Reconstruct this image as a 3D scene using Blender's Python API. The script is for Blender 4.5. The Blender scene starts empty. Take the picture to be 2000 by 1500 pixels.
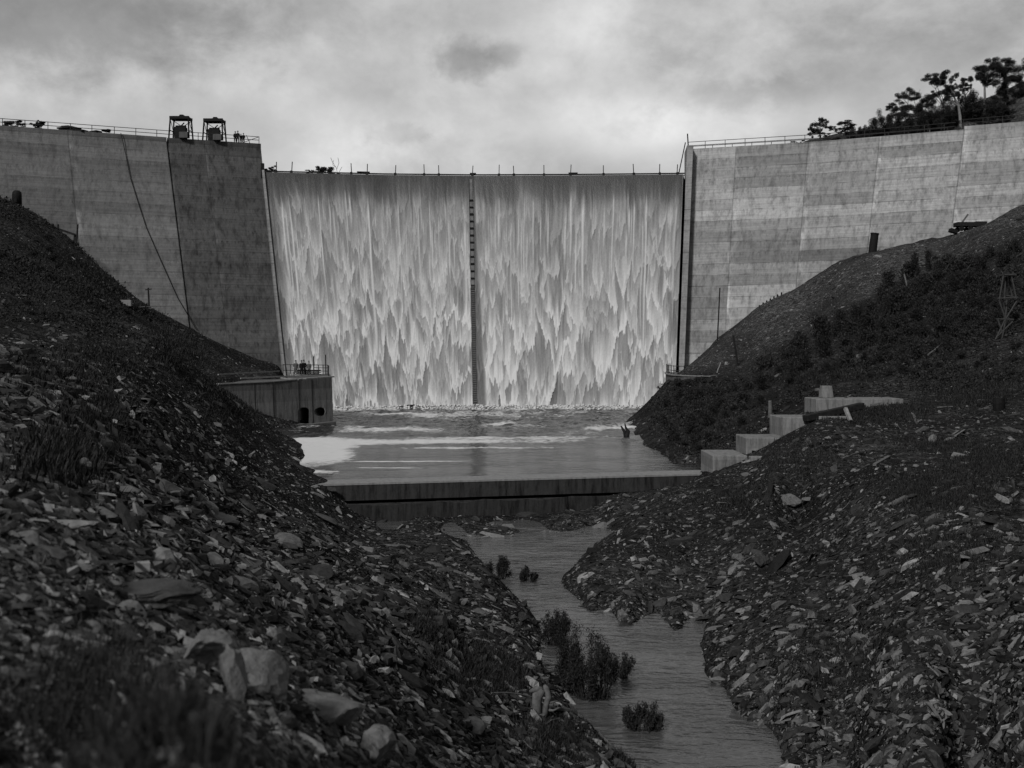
import bpy, math, random
import numpy as np
from mathutils import Vector, Matrix

R = math.radians
random.seed(7)
RNG = np.random.default_rng(11)
scene = bpy.context.scene
COL = scene.collection

# ------------------------------------------------------------------ camera
F = 2200.0          # focal length in photograph pixels (frame 2000 wide)
CX, VH = 1000.0, 690.0   # principal column, horizon row
cam_d = bpy.data.cameras.new("camera")
cam = bpy.data.objects.new("camera", cam_d)
COL.objects.link(cam)
cam.location = (0, 0, 0)
cam.rotation_euler = (R(90), 0, 0)
cam_d.sensor_fit = 'HORIZONTAL'
cam_d.sensor_width = 36
cam_d.lens = 36 * F / 2000
cam_d.shift_y = -(750 - VH) / 2000
cam_d.clip_start = 0.05
cam_d.clip_end = 3000
cam_d.dof.use_dof = True
cam_d.dof.focus_distance = 60
cam_d.dof.aperture_fstop = 3.6
scene.camera = cam

# ------------------------------------------------------------------ light
SUN_EL, SUN_AZ = 36.0, 28.0      # sun behind the camera, to its left
sun_vec = Vector((-math.sin(R(SUN_AZ)) * math.cos(R(SUN_EL)), -math.cos(R(SUN_AZ)) * math.cos(R(SUN_EL)), math.sin(R(SUN_EL))))
sd = bpy.data.lights.new("sun", 'SUN')
sd.energy = 5.0
sd.angle = R(7)
sd.color = (1, 0.99, 0.98)
so = bpy.data.objects.new("sun", sd)
so.rotation_euler = sun_vec.to_track_quat('Z', 'Y').to_euler()
so.location = (-60, -60, 80)
COL.objects.link(so)

def nn(nt, t, **kw):
    n = nt.nodes.new(t)
    for k, v in kw.items():
        if k == 'ins':
            for a, b in v.items():
                n.inputs[a].default_value = b
        else:
            setattr(n, k, v)
    return n

def ramp(nt, stops, interp='LINEAR'):
    n = nt.nodes.new('ShaderNodeValToRGB')
    cr = n.color_ramp
    cr.interpolation = interp
    while len(cr.elements) < len(stops):
        cr.elements.new(0.5)
    for e, (p, v) in zip(cr.elements, stops):
        e.position = p
        e.color = (v, v, v, 1)
    return n

def mth(nt, op, a, b=None, c=None, clamp=False):
    n = nt.nodes.new('ShaderNodeMath')
    n.operation = op
    n.use_clamp = clamp
    for i, x in enumerate((a, b, c)):
        if x is None:
            continue
        if isinstance(x, (int, float)):
            n.inputs[i].default_value = x
        else:
            nt.links.new(x, n.inputs[i])
    return n.outputs[0]

world = bpy.data.worlds.new("World")
scene.world = world
world.use_nodes = True
nt = world.node_tree
nt.nodes.clear()
out = nt.nodes.new('ShaderNodeOutputWorld')
bg = nt.nodes.new('ShaderNodeBackground')
sky = nt.nodes.new('ShaderNodeTexSky')
sky.sky_type = 'NISHITA'
sky.sun_disc = False
sky.sun_elevation = R(SUN_EL)
sky.sun_rotation = R(180 + SUN_AZ)
sky.air_density = 2.0
sky.dust_density = 4.0
bw = nt.nodes.new('ShaderNodeRGBToBW')
nt.links.new(sky.outputs[0], bw.inputs[0])
tc = nt.nodes.new('ShaderNodeTexCoord')
mp = nt.nodes.new('ShaderNodeMapping')
mp.inputs['Scale'].default_value = (1.0, 1.0, 1.35)
nt.links.new(tc.outputs['Generated'], mp.inputs['Vector'])
n1 = nn(nt, 'ShaderNodeTexNoise', ins={'Scale': 4.2, 'Detail': 8.0, 'Roughness': 0.6, 'Distortion': 0.1})
n2 = nn(nt, 'ShaderNodeTexNoise', ins={'Scale': 11.0, 'Detail': 8.0, 'Roughness': 0.62, 'Distortion': 0.15})
for n in (n1, n2):
    nt.links.new(mp.outputs[0], n.inputs['Vector'])
r1 = ramp(nt, [(0.33, 0.52), (0.50, 0.66), (0.66, 0.86)])
nt.links.new(n1.outputs[0], r1.inputs[0])
r2 = ramp(nt, [(0.32, 0.82), (0.62, 1.12)])
nt.links.new(n2.outputs[0], r2.inputs[0])
cl = mth(nt, 'MULTIPLY', r1.outputs[0], r2.outputs[0])
def cloud_spot(u, v, ru, rv, amt, prev, wob=0.25):
    """a denser or thinner piece of cloud standing in one direction of the sky"""
    d = Vector(((u - CX) / F, 1, -(v - VH) / F)).normalized()
    sub = nt.nodes.new('ShaderNodeVectorMath'); sub.operation = 'SUBTRACT'
    nt.links.new(tc.outputs['Generated'], sub.inputs[0]); sub.inputs[1].default_value = d
    sc_ = nt.nodes.new('ShaderNodeVectorMath'); sc_.operation = 'MULTIPLY'
    nt.links.new(sub.outputs[0], sc_.inputs[0]); sc_.inputs[1].default_value = (F / ru, F / ru, F / rv)
    ln = nt.nodes.new('ShaderNodeVectorMath'); ln.operation = 'LENGTH'
    nt.links.new(sc_.outputs[0], ln.inputs[0])
    w = mth(nt, 'MULTIPLY', mth(nt, 'SUBTRACT', n2.outputs[0], 0.5), 7 * wob)
    dist = mth(nt, 'ADD', ln.outputs['Value'], w)
    mr = nn(nt, 'ShaderNodeMapRange', interpolation_type='SMOOTHSTEP', ins={'From Min': 1.15, 'From Max': 0.35, 'To Min': 0.0, 'To Max': amt})
    nt.links.new(dist, mr.inputs['Value'])
    return mth(nt, 'MULTIPLY', prev, mth(nt, 'ADD', mr.outputs[0], 1.0))
cl = cloud_spot(905, 120, 84, 52, -0.42, cl)
cl = cloud_spot(985, 105, 45, 34, -0.30, cl)
cl = cloud_spot(775, 262, 75, 28, -0.16, cl, .4)
cl = cloud_spot(1330, 240, 330, 75, 0.34, cl)
cl = cloud_spot(1000, 300, 700, 110, 0.16, cl)
cl = cloud_spot(260, 150, 420, 110, 0.10, cl)
cl = cloud_spot(1240, 60, 300, 130, 0.12, cl)
cl = cloud_spot(60, 20, 420, 130, -0.36, cl)
cl = cloud_spot(450, 20, 330, 60, -0.14, cl)
cl = cloud_spot(1430, 185, 170, 40, -0.16, cl, .4)
cl = cloud_spot(1750, 190, 420, 190, -0.22, cl)
SKY_LUM = 0.66 * 1.52
mixv = mth(nt, 'ADD', mth(nt, 'MULTIPLY', cl, SKY_LUM * 10), mth(nt, 'MULTIPLY', bw.outputs[0], 0.05))
cmb = nt.nodes.new('ShaderNodeCombineColor')
for i in range(3):
    nt.links.new(mixv, cmb.inputs[i])
nt.links.new(cmb.outputs[0], bg.inputs['Color'])
bg.inputs['Strength'].default_value = 0.1
nt.links.new(bg.outputs[0], out.inputs[0])

scene.view_settings.view_transform = 'Standard'
scene.view_settings.look = 'None'
scene.view_settings.exposure = -0.42
scene.view_settings.gamma = 1.0

# ------------------------------------------------------------------ mesh helpers
def mesh_np(name, V, faces_list, mats=(), smooth=False):
    """faces_list: list of (n, k) int arrays (k = 3, 4, 6 ...)"""
    me = bpy.data.meshes.new(name)
    V = np.asarray(V, dtype=np.float32)
    me.vertices.add(len(V))
    me.vertices.foreach_set('co', V.ravel())
    tot = sum(f.size for f in faces_list)
    nf = sum(len(f) for f in faces_list)
    me.loops.add(tot)
    me.polygons.add(nf)
    me.loops.foreach_set('vertex_index', np.concatenate([f.ravel() for f in faces_list]).astype(np.int32))
    ls = []
    s = 0
    for f in faces_list:
        ls.append(s + np.arange(len(f)) * f.shape[1])
        s += f.size
    me.polygons.foreach_set('loop_start', np.concatenate(ls).astype(np.int32))
    me.polygons.foreach_set('use_smooth', np.full(nf, smooth))
    me.update(calc_edges=True)
    for m in mats:
        me.materials.append(m)
    return me

def link(name, me, parent=None, loc=None):
    o = bpy.data.objects.new(name, me)
    COL.objects.link(o)
    if parent is not None:
        o.parent = parent
    if loc is not None:
        o.location = loc
    return o

def tag(o, label=None, cat=None, group=None, kind=None):
    if label: o['label'] = label
    if cat: o['category'] = cat
    if group: o['group'] = group
    if kind: o['kind'] = kind
    return o

def thing(name, loc, label, cat, group=None):
    o = bpy.data.objects.new(name, None)
    o.empty_display_size = 0.3
    COL.objects.link(o)
    o.location = loc
    return tag(o, label, cat, group)

def origin_of(o):
    v = Vector((0, 0, 0))
    while o is not None:
        v += o.location
        o = o.parent
    return v

class MB:
    """collects shapes given in world space; build() links them as ONE mesh"""
    def __init__(s):
        s.v = []; s.f = []
    def add(s, vs, fs):
        k = len(s.v)
        s.v += [tuple(v) for v in vs]
        s.f += [tuple(i + k for i in f) for f in fs]
        return s
    def box(s, c, size, rot=None, taper=1.0):
        x, y, z = [d / 2 for d in size]
        vs = []
        for sz in (-1, 1):
            t = taper if sz > 0 else 1
            for sx, sy in ((-1, -1), (1, -1), (1, 1), (-1, 1)):
                vs.append(Vector((sx * x * t, sy * y * t, sz * z)))
        if rot is not None:
            vs = [rot @ v for v in vs]
        c = Vector(c)
        return s.add([v + c for v in vs], [(3, 2, 1, 0), (4, 5, 6, 7), (0, 1, 5, 4), (1, 2, 6, 5), (2, 3, 7, 6), (3, 0, 4, 7)])
    def bar(s, a, b, w, h=None):
        a, b = Vector(a), Vector(b)
        h = h or w
        d = (b - a)
        q = d.to_track_quat('Z', 'Y').to_matrix()
        return s.box((a + b) / 2, (w, h, d.length), q)
    def tube(s, pts, rs, n=8, cap=True):
        pts = [Vector(p) for p in pts]
        if not isinstance(rs, (list, tuple)):
            rs = [rs] * len(pts)
        vs = []
        up = None
        for i, p in enumerate(pts):
            d = (pts[min(i + 1, len(pts) - 1)] - pts[max(i - 1, 0)]).normalized()
            if up is None:
                up = Vector((0, 0, 1)) if abs(d.z) < 0.9 else Vector((1, 0, 0))
            x = d.cross(up).normalized()
            y = x.cross(d).normalized()
            up = y
            for k in range(n):
                t = 2 * math.pi * k / n
                vs.append(p + (x * math.cos(t) + y * math.sin(t)) * rs[i])
        fs = []
        for i in range(len(pts) - 1):
            for k in range(n):
                a = i * n + k; b = i * n + (k + 1) % n
                fs.append((a, b, b + n, a + n))
        if cap:
            fs.append(tuple(range(n - 1, -1, -1)))
            m = (len(pts) - 1) * n
            fs.append(tuple(m + k for k in range(n)))
        return s.add(vs, fs)
    def build(s, name, mat, parent=None, smooth=False, bevel=0.0, kind_loc=None):
        me = bpy.data.meshes.new(name)
        off = origin_of(parent) if parent is not None else (Vector(kind_loc) if kind_loc is not None else Vector((0, 0, 0)))
        me.from_pydata([tuple(Vector(v) - off) for v in s.v], [], s.f)
        me.materials.append(mat)
        if smooth:
            me.polygons.foreach_set('use_smooth', [True] * len(me.polygons))
        me.update()
        o = link(name, me, parent, kind_loc if parent is None else None)
        if bevel:
            m = o.modifiers.new('bevel', 'BEVEL'); m.width = bevel; m.segments = 2; m.limit_method = 'ANGLE'
        return o

def PX(u, v, D):
    return Vector(((u - CX) * D / F, D, -(v - VH) * D / F))

# ------------------------------------------------------------------ noise
def _hash(ix, iy, seed):
    h = (ix.astype(np.int64) * 374761393 + iy.astype(np.int64) * 668265263 + seed * 2147483647) & 0xffffffff
    h = ((h ^ (h >> 13)) * 1274126177) & 0xffffffff
    h = (h ^ (h >> 16)) & 0xffffffff
    return h / 4294967295.0

def vnoise(x, y, seed=0):
    x = np.asarray(x, float); y = np.asarray(y, float)
    ix = np.floor(x); iy = np.floor(y)
    fx = x - ix; fy = y - iy
    fx = fx * fx * fx * (fx * (fx * 6 - 15) + 10); fy = fy * fy * fy * (fy * (fy * 6 - 15) + 10)
    ix = ix.astype(np.int64); iy = iy.astype(np.int64)
    a = _hash(ix, iy, seed); b = _hash(ix + 1, iy, seed); c = _hash(ix, iy + 1, seed); d = _hash(ix + 1, iy + 1, seed)
    return (a + (b - a) * fx) * (1 - fy) + (c + (d - c) * fx) * fy

def fbm(x, y, seed=0, oct=4):
    s = 0; a = 1; t = 0
    for i in range(oct):
        s = s + a * vnoise(x * 2 ** i + 17.3 * i, y * 2 ** i - 9.1 * i, seed + i); t += a; a *= 0.5
    return s / t

# ------------------------------------------------------------------ materials
def new_mat(name):
    m = bpy.data.materials.new(name)
    m.use_nodes = True
    nt = m.node_tree
    nt.nodes.clear()
    o = nt.nodes.new('ShaderNodeOutputMaterial')
    b = nt.nodes.new('ShaderNodeBsdfPrincipled')
    nt.links.new(b.outputs[0], o.inputs[0])
    return m, nt, b

def plain(name, lo, hi, scale=4.0, rough=0.8, metal=0.0, bump=0.0, spec=0.06, coord='Object', detail=5):
    m, nt, b = new_mat(name)
    tc = nt.nodes.new('ShaderNodeTexCoord')
    n = nn(nt, 'ShaderNodeTexNoise', ins={'Scale': scale, 'Detail': detail, 'Roughness': 0.65})
    nt.links.new(tc.outputs[coord], n.inputs['Vector'])
    r = ramp(nt, [(0.3, lo), (0.7, hi)])
    nt.links.new(n.outputs[0], r.inputs[0])
    nt.links.new(r.outputs[0], b.inputs['Base Color'])
    b.inputs['Roughness'].default_value = rough
    b.inputs['Metallic'].default_value = metal
    b.inputs['Specular IOR Level'].default_value = spec
    if bump:
        bp = nn(nt, 'ShaderNodeBump', ins={'Strength': 0.6, 'Distance': bump})
        nt.links.new(n.outputs[0], bp.inputs['Height'])
        nt.links.new(bp.outputs[0], b.inputs['Normal'])
    return m

def stone_mat(name, lo, mid, hi, rough=0.7):
    """loose stone: every piece its own tone, fine grain on each"""
    m, nt, b = new_mat(name)
    g = nt.nodes.new('ShaderNodeNewGeometry')
    oi = nt.nodes.new('ShaderNodeObjectInfo')
    add = mth(nt, 'FRACT', mth(nt, 'ADD', g.outputs['Random Per Island'], oi.outputs['Random']))
    r = ramp(nt, [(0.0, lo), (0.6, mid), (0.93, hi * 0.62), (1.0, hi)])
    nt.links.new(add, r.inputs[0])
    n = nn(nt, 'ShaderNodeTexNoise', ins={'Scale': 9.0, 'Detail': 6.0, 'Roughness': 0.7})
    nt.links.new(g.outputs['Position'], n.inputs['Vector'])
    r2 = ramp(nt, [(0.3, 0.55), (0.7, 1.4)])
    nt.links.new(n.outputs[0], r2.inputs[0])
    mx = nn(nt, 'ShaderNodeMix', data_type='RGBA', blend_type='MULTIPLY')
    mx.inputs[0].default_value = 1
    nt.links.new(r.outputs[0], mx.inputs[6]); nt.links.new(r2.outputs[0], mx.inputs[7])
    nt.links.new(mx.outputs[2], b.inputs['Base Color'])
    b.inputs['Roughness'].default_value = rough
    b.inputs['Specular IOR Level'].default_value = 0.08
    bp = nn(nt, 'ShaderNodeBump', ins={'Strength': 0.7, 'Distance': 0.03})
    nt.links.new(n.outputs[0], bp.inputs['Height'])
    nt.links.new(bp.outputs[0], b.inputs['Normal'])
    return m
# ------------------------------------------------------------------ dam plan (metres, seen from the camera's station)
POOL_Z, STREAM_Z = -8.1, -10.3
ZC, ZCR, ZS = 32.9, 32.35, 28.2       # left crest, right crest, spillway lip
_tx = [-130, -110, -92, -73.9, -52.6, -39.3, -20, -6, 10, 27.2, 46.9, 63.7, 72, 90, 110, 130]
_td = [133, 145, 154, 162.6, 171.5, 176.5, 179.3, 180.2, 179.8, 178.7, 172.0, 163.5, 159.5, 150, 139, 128]
def Dc(X):
    return np.interp(X, _tx, _td)
def batter(z):
    return np.maximum(0.0, 32.0 - np.asarray(z, float)) * 0.335
def gdx(X):
    return np.interp(X, [-130, -52, -39.3, -6.6, 27.2, 64, 130], [.8, .65, .52, .085, -.26, -.75, -1.0])
def S(X, z, off=0.0):
    b = batter(z)
    return np.stack([X + gdx(X) * b, Dc(X) - b - off, np.asarray(z, float) + 0 * X], -1)

# ------------------------------------------------------------------ ground
CP = []   # (u, v, D)
def cp(*a):
    CP.extend(a)
def cz(u, D, z):
    CP.append((u, VH - z * F / D, D))
# left hill against the dam and the slope below it
cp((-500,150,140),(-250,250,150),(0,388,157),(75,425,157),(150,480,157),(200,532,157),(290,605,156),(375,642,156),(440,682,155),(500,710,154),(545,722,153),
   (0,500,112),(-250,450,100),(-500,420,80),(100,500,128),(100,580,95),(0,580,76),(-250,560,60),(200,600,122),(300,662,118),(400,722,128),(350,702,108),(470,735,135),
   (600,728,150),(560,733,135),(450,744,126),
   (424,754,88),(468,790,94),(525,832,102),(572,856,108),(380,722,82),(300,655,75),(130,640,60),(0,640,50),(-250,620,42),(-600,560,30),
   (600,905,83),(640,945,69),(500,900,65),(400,850,55),(300,800,46),(200,750,39),(100,710,34),(0,690,30),(-250,650,26),
   (640,1000,60),(600,1000,52),(500,1000,40),(400,950,33),(300,900,26),(200,850,22),(100,810,19),(0,770,17),(-300,700,14),
   (800,1080,52),(700,1080,42),(600,1080,32),(500,1080,24),(400,1050,18),(300,1000,14),(200,950,11),(100,920,9),(0,900,8),(-400,850,6.5),
   (900,1200,38),(800,1200,28),(700,1200,21),(600,1200,15.5),(500,1180,11),(400,1150,8.5),(300,1130,7),(200,1100,6),(0,1050,5),(-400,1000,4.2),
   (1000,1350,30),(950,1400,25),(900,1400,20),(800,1400,13),(700,1380,8.5),(600,1350,6.2),(500,1310,5.0),(400,1270,4.3),(200,1250,3.8),(0,1200,3.5),(-400,1150,3),
   (1100,1490,25),(1000,1495,18),(900,1500,12),(800,1500,7),(700,1500,4.7),(500,1500,3.1),(200,1500,2.6),(0,1500,2.5),(-400,1500,2.2),
   (900,1800,6),(1100,1800,10),(600,1900,2.4),(0,2000,1.6),(-600,2000,1.4),(600,2600,1.2),(0,2600,1.0))
for u, v in ((740,1018),(860,1030),(905,1068),(945,1098),(985,1150),(1032,1182),(1055,1228),(1062,1300),(1102,1350),(1135,1400),(1180,1450),(1242,1500),(1330,1640)):
    D = -STREAM_Z * F / (v - VH)
    cz(u - 4, D, STREAM_Z + 0.05)
    cz(u - 30, D, STREAM_Z + 0.45)
    cz(u + 22, D, STREAM_Z - 0.5)
for u, v in ((1195,1035),(1166,1068),(1132,1100),(1100,1132),(1132,1180),(1200,1204),(1300,1214),(1372,1222),(1378,1290),(1430,1370),(1518,1440),(1655,1492),(1880,1640)):
    D = -STREAM_Z * F / (v - VH)
    cz(u + 4, D, STREAM_Z + 0.05)
    cz(u + 24, D - .3, STREAM_Z + 0.5)
    cz(u - 20, D, STREAM_Z - 0.5)
for u, v in ((1040,1050),(1040,1120),(1080,1180),(1180,1240),(1220,1300),(1250,1370),(1300,1430),(1420,1500),(1550,1640),(1900,1900)):
    cz(u, -STREAM_Z * F / (v - VH), STREAM_Z - 1.0)
# the outlet house stands clear of the spur in front of it
for u_, D_, z_ in ((640,120,-9.2),(600,116,-9.0),(600,122,-9.2),(562,116,-8.7),(562,122,-8.8),(530,113,-8.0),(530,120,-8.2),(500,112,-6.9),(500,118,-6.9),(470,109,-5.3),(470,116,-5.3),(440,107,-4.1),(440,114,-4.1)):
    cz(u_, D_, z_)
# rubble at the foot of the weir
cp((700,1012,67),(800,1018,67.5),(900,1022,67.5),(1000,1022,67.5),(1080,1018,67.8),(1100,1010,68),(740,1035,63))
# right bank, rubble plateau, mound
cp((1200,985,68),(1300,965,68),(1250,1022,57),(1350,1026,57),(1450,1030,56),(1560,1036,54),(1200,1062,57),
   (1330,1060,53.5),(1450,1085,50),
   (1387,934,70.5),(1454,916,68.5),(1518,889,67),(1545,870,66.5),(1590,840,66),(1650,842,67),(1737,858,62),(1480,905,71),(1560,858,71),(1640,838,72),(1850,800,76),(1990,785,76),(2200,770,78),
   (1600,792,82),(1700,786,82),(1750,778,84),(1850,765,90),
   (1400,980,60),(1500,960,56),(1600,905,57),(1700,930,50),(1800,905,50),(1900,900,48),(1990,885,47),(2250,880,45),
   (1450,1110,47.5),(1600,1090,44),(1700,1055,42),(1850,1005,40),(1990,1000,38),(2300,1000,36),
   (1450,1200,41),(1550,1200,37),(1700,1200,33),(1850,1150,31),(1990,1150,29),(2300,1150,27),
   (1420,1300,36.2),(1550,1320,31),(1700,1350,27),(1850,1350,24),(1990,1350,22),(2300,1350,20),
   (1550,1440,28.8),(1700,1470,25),(1850,1480,21),(1990,1490,18),(2300,1500,15),(2200,1900,11),(2500,2500,7),(1600,2400,8),(1200,2600,6))
# right hillside
cp((1340,716,154),(1400,662,157),(1480,602,158),(1560,561,158),(1640,512,157),(1700,493,156),(1770,471,155),(1850,459,153),(1930,436,151),(1990,400,150),(2200,300,140),(2500,200,125),
   (1450,702,138),(1600,602,142),(1700,562,138),(1850,522,134),(1990,482,128),(2250,420,118),
   (1500,750,115),(1650,702,114),(1800,652,113),(1990,602,108),(2300,540,98),
   (1400,782,110),(1550,782,100),(1700,748,100),(1850,722,96),(1990,700,92),(2300,660,84),
   (1300,742,142),(1310,800,118),(1360,850,100),(1450,855,86),(1500,835,88))
for u, v in ((1236,832),(1262,868),(1312,905),(1368,918)):
    D = -POOL_Z * F / (v - VH)
    cz(u, D, POOL_Z + 0.02); cz(u + 26, D + 1.0, POOL_Z + 0.9); cz(u - 30, D, POOL_Z - 0.8)
cz(1246, 150, POOL_Z + .02); cz(1272, 150, POOL_Z + 2.0); cz(1205, 150, POOL_Z - 1); cz(1256, 162, POOL_Z - .5); cz(1292, 150, -5); cz(1325,162,-3.4); cz(1256,172,-9); cz(1290,168,-7)
for u, v in ((576,858),(604,895),(622,916)):
    D = -POOL_Z * F / (v - VH)
    cz(u, D, POOL_Z + 0.02); cz(u + 30, D, POOL_Z - 0.8)
for u, D in ((700,80),(900,80),(1100,80),(1250,80),(700,100),(950,100),(1180,100),(640,120),(700,120),(900,130),(1150,125),(660,150),(900,160),(1180,150),(620,135),(700,172),(1200,172),(950,180)):
    cz(u, D, POOL_Z - 1.6)
for u, D in ((660,73.5),(900,75),(1150,77),(1340,79.5)):
    cz(u, D, POOL_Z - 1.3)
cz(590, 150, -8.8); cz(600, 165, -8.8); cz(640,165,-9.5); cz(1000,165,-10); cz(1100,165,-10); cz(1050,150,-10)
# under the dam's foot the banks carry on at the height they meet it
SILL = ((0,388,157),(75,425,157),(150,480,157),(200,532,157),(290,605,156),(375,642,156),(440,682,155),(500,710,154),(545,722,153))
SILR = ((1340,716,154),(1400,662,157),(1480,602,158),(1560,561,158),(1640,512,157),(1700,493,156),(1770,471,155),(1850,459,153),(1930,436,151),(1990,400,150))
for T in (SILL, SILR):
    for u in range(T[0][0] + 18, T[-1][0], 22):
        if min(abs(u - p[0]) for p in T) > 9:
            cp((u, float(np.interp(u, [p[0] for p in T], [p[1] for p in T])) - 1.0, float(np.interp(u, [p[0] for p in T], [p[2] for p in T]))))
for u, v, D in SILL + SILR:
    z_ = -(v - VH) * D / F
    cz(u, D + 7, z_ - .3); cz(u, D + 16, z_ - 2.5)
# beyond the dam: reservoir floor, far shore, right hill
for u in (300,700,1000,1250):
    cz(u, 200, 8); cz(u, 250, 20)
cz(-300, 210, 24); cz(0, 200, 26); cz(150, 230, 24); cz(1500, 200, 24)
for u in (-500,0,500,1000,1350):
    cz(u, 330, 45); cz(u, 600, 70)
cp((1560,285,205),(1620,272,212),(1700,262,212),(1760,250,206),(1850,226,204),(1930,196,204),(2000,160,204),(2200,80,200),(2500,0,190),
   (1880,252,178),(1990,246,172),(1760,265,184),(1650,276,188),
   (1700,262,260),(1850,236,260),(2000,210,270),(2200,150,300),(1700,300,400),(2000,240,500),(2400,170,500))
CPA = np.array(CP, float)
ca = (CPA[:, 0] - CX) / F
cY = CPA[:, 2]
czv = -(CPA[:, 1] - VH) * cY / F
KA = 4.0
cpts = np.stack([ca * KA, np.log(cY)], 1)
# merge near duplicates by a small ridge term
d = np.linalg.norm(cpts[:, None] - cpts[None], axis=2)
A = np.block([[d + 0 * np.eye(len(d)), np.ones((len(d), 1)), cpts], [np.ones((1, len(d))), np.zeros((1, 3))], [cpts.T, np.zeros((2, 3))]])
A[:len(d), :len(d)] -= 0.004 * np.eye(len(d))
wts = np.linalg.lstsq(A, np.concatenate([czv, [0, 0, 0]]), rcond=None)[0]
NA, NR = 880, 900
A0, A1 = -1.25, 1.25
L0, L1 = math.log(0.9), math.log(700)
# denser columns inside the view
tt = np.linspace(-1, 1, NA)
ag = np.sign(tt) * (0.62 * np.abs(tt) + 0.63 * np.abs(tt) ** 4)
lg = np.linspace(L0, L1, NR)
AG, LG = np.meshgrid(ag, lg)           # rows: distance
q = np.stack([AG.ravel() * KA, LG.ravel()], 1)
Z0 = np.empty(len(q))
for i in range(0, len(q), 40000):
    qq = q[i:i + 40000]
    dd = np.sqrt((qq[:, None, 0] - cpts[None, :, 0]) ** 2 + (qq[:, None, 1] - cpts[None, :, 1]) ** 2)
    Z0[i:i + 40000] = dd @ wts[:-3] + wts[-3] + qq @ wts[-2:]
Z0 = Z0.reshape(NR, NA)
YG = np.exp(LG); XG = AG * YG
# relief: rills, hummocks, ledges, faded where the sheet is too coarse to carry them
cell = YG * 0.009
amp_all = np.clip(YG / 10, 0.15, 1.0)
for wl, amp, sd_ in ((9, 0.8, 1), (3.6, 0.42, 5), (1.5, 0.20, 9), (0.6, 0.085, 13), (0.25, 0.04, 17)):
    k = np.clip((wl / cell - 2) / 3, 0, 1)
    near = np.clip(YG / (wl * 7), 0.04, 1)
    water_k = np.where(YG > 20, np.clip(0.35 + np.abs(Z0 - np.where(YG > 72, POOL_Z, STREAM_Z)) / 2.2, 0.35, 1), 1)
    Z0 += (fbm(XG / wl, YG / wl, sd_, 2) - 0.5) * 2 * amp * k * near * water_k
Z = Z0
def hgt(X, Y):
    """ground height at world X, Y"""
    X = np.asarray(X, float); Y = np.asarray(Y, float)
    a = X / Y
    fi = np.interp(a, ag, np.arange(NA)); fj = (np.log(Y) - L0) / (L1 - L0) * (NR - 1)
    fi = np.clip(fi, 0, NA - 1.001); fj = np.clip(fj, 0, NR - 1.001)
    i = fi.astype(int); j = fj.astype(int); s = fi - i; t = fj - j
    return (Z[j, i] * (1 - s) + Z[j, i + 1] * s) * (1 - t) + (Z[j + 1, i] * (1 - s) + Z[j + 1, i + 1] * s) * t
def gnormal(X, Y, e=0.5):
    dx = (hgt(X + e, Y) - hgt(X - e, Y)) / (2 * e)
    dy = (hgt(X, Y + e) - hgt(X, Y - e)) / (2 * e)
    n = np.stack([-dx, -dy, np.ones_like(dx)], -1)
    return n / np.linalg.norm(n, axis=-1, keepdims=True)
def hit(u, v, dmin=1.2, dmax=168):
    """the ground point a sight line meets first"""
    a = (u - CX) / F; s = -(v - VH) / F
    Y = np.exp(np.linspace(math.log(dmin), math.log(dmax), 700))
    h = hgt(a * Y, Y)
    k = np.nonzero(h >= s * Y)[0]
    if len(k) == 0: return None
    k = k[0]
    if k == 0: y = Y[0]
    else:
        f0 = h[k - 1] - s * Y[k - 1]; f1 = h[k] - s * Y[k]
        y = Y[k - 1] + (Y[k] - Y[k - 1]) * (-f0) / (f1 - f0 + 1e-9)
    return Vector((a * y, y, float(hgt(a * y, y))))

idx = np.arange(NR * NA).reshape(NR, NA)
quads = np.stack([idx[:-1, :-1], idx[:-1, 1:], idx[1:, 1:], idx[1:, :-1]], -1).reshape(-1, 4)
Vg = np.stack([XG, YG, Z], -1).reshape(-1, 3)

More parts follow.
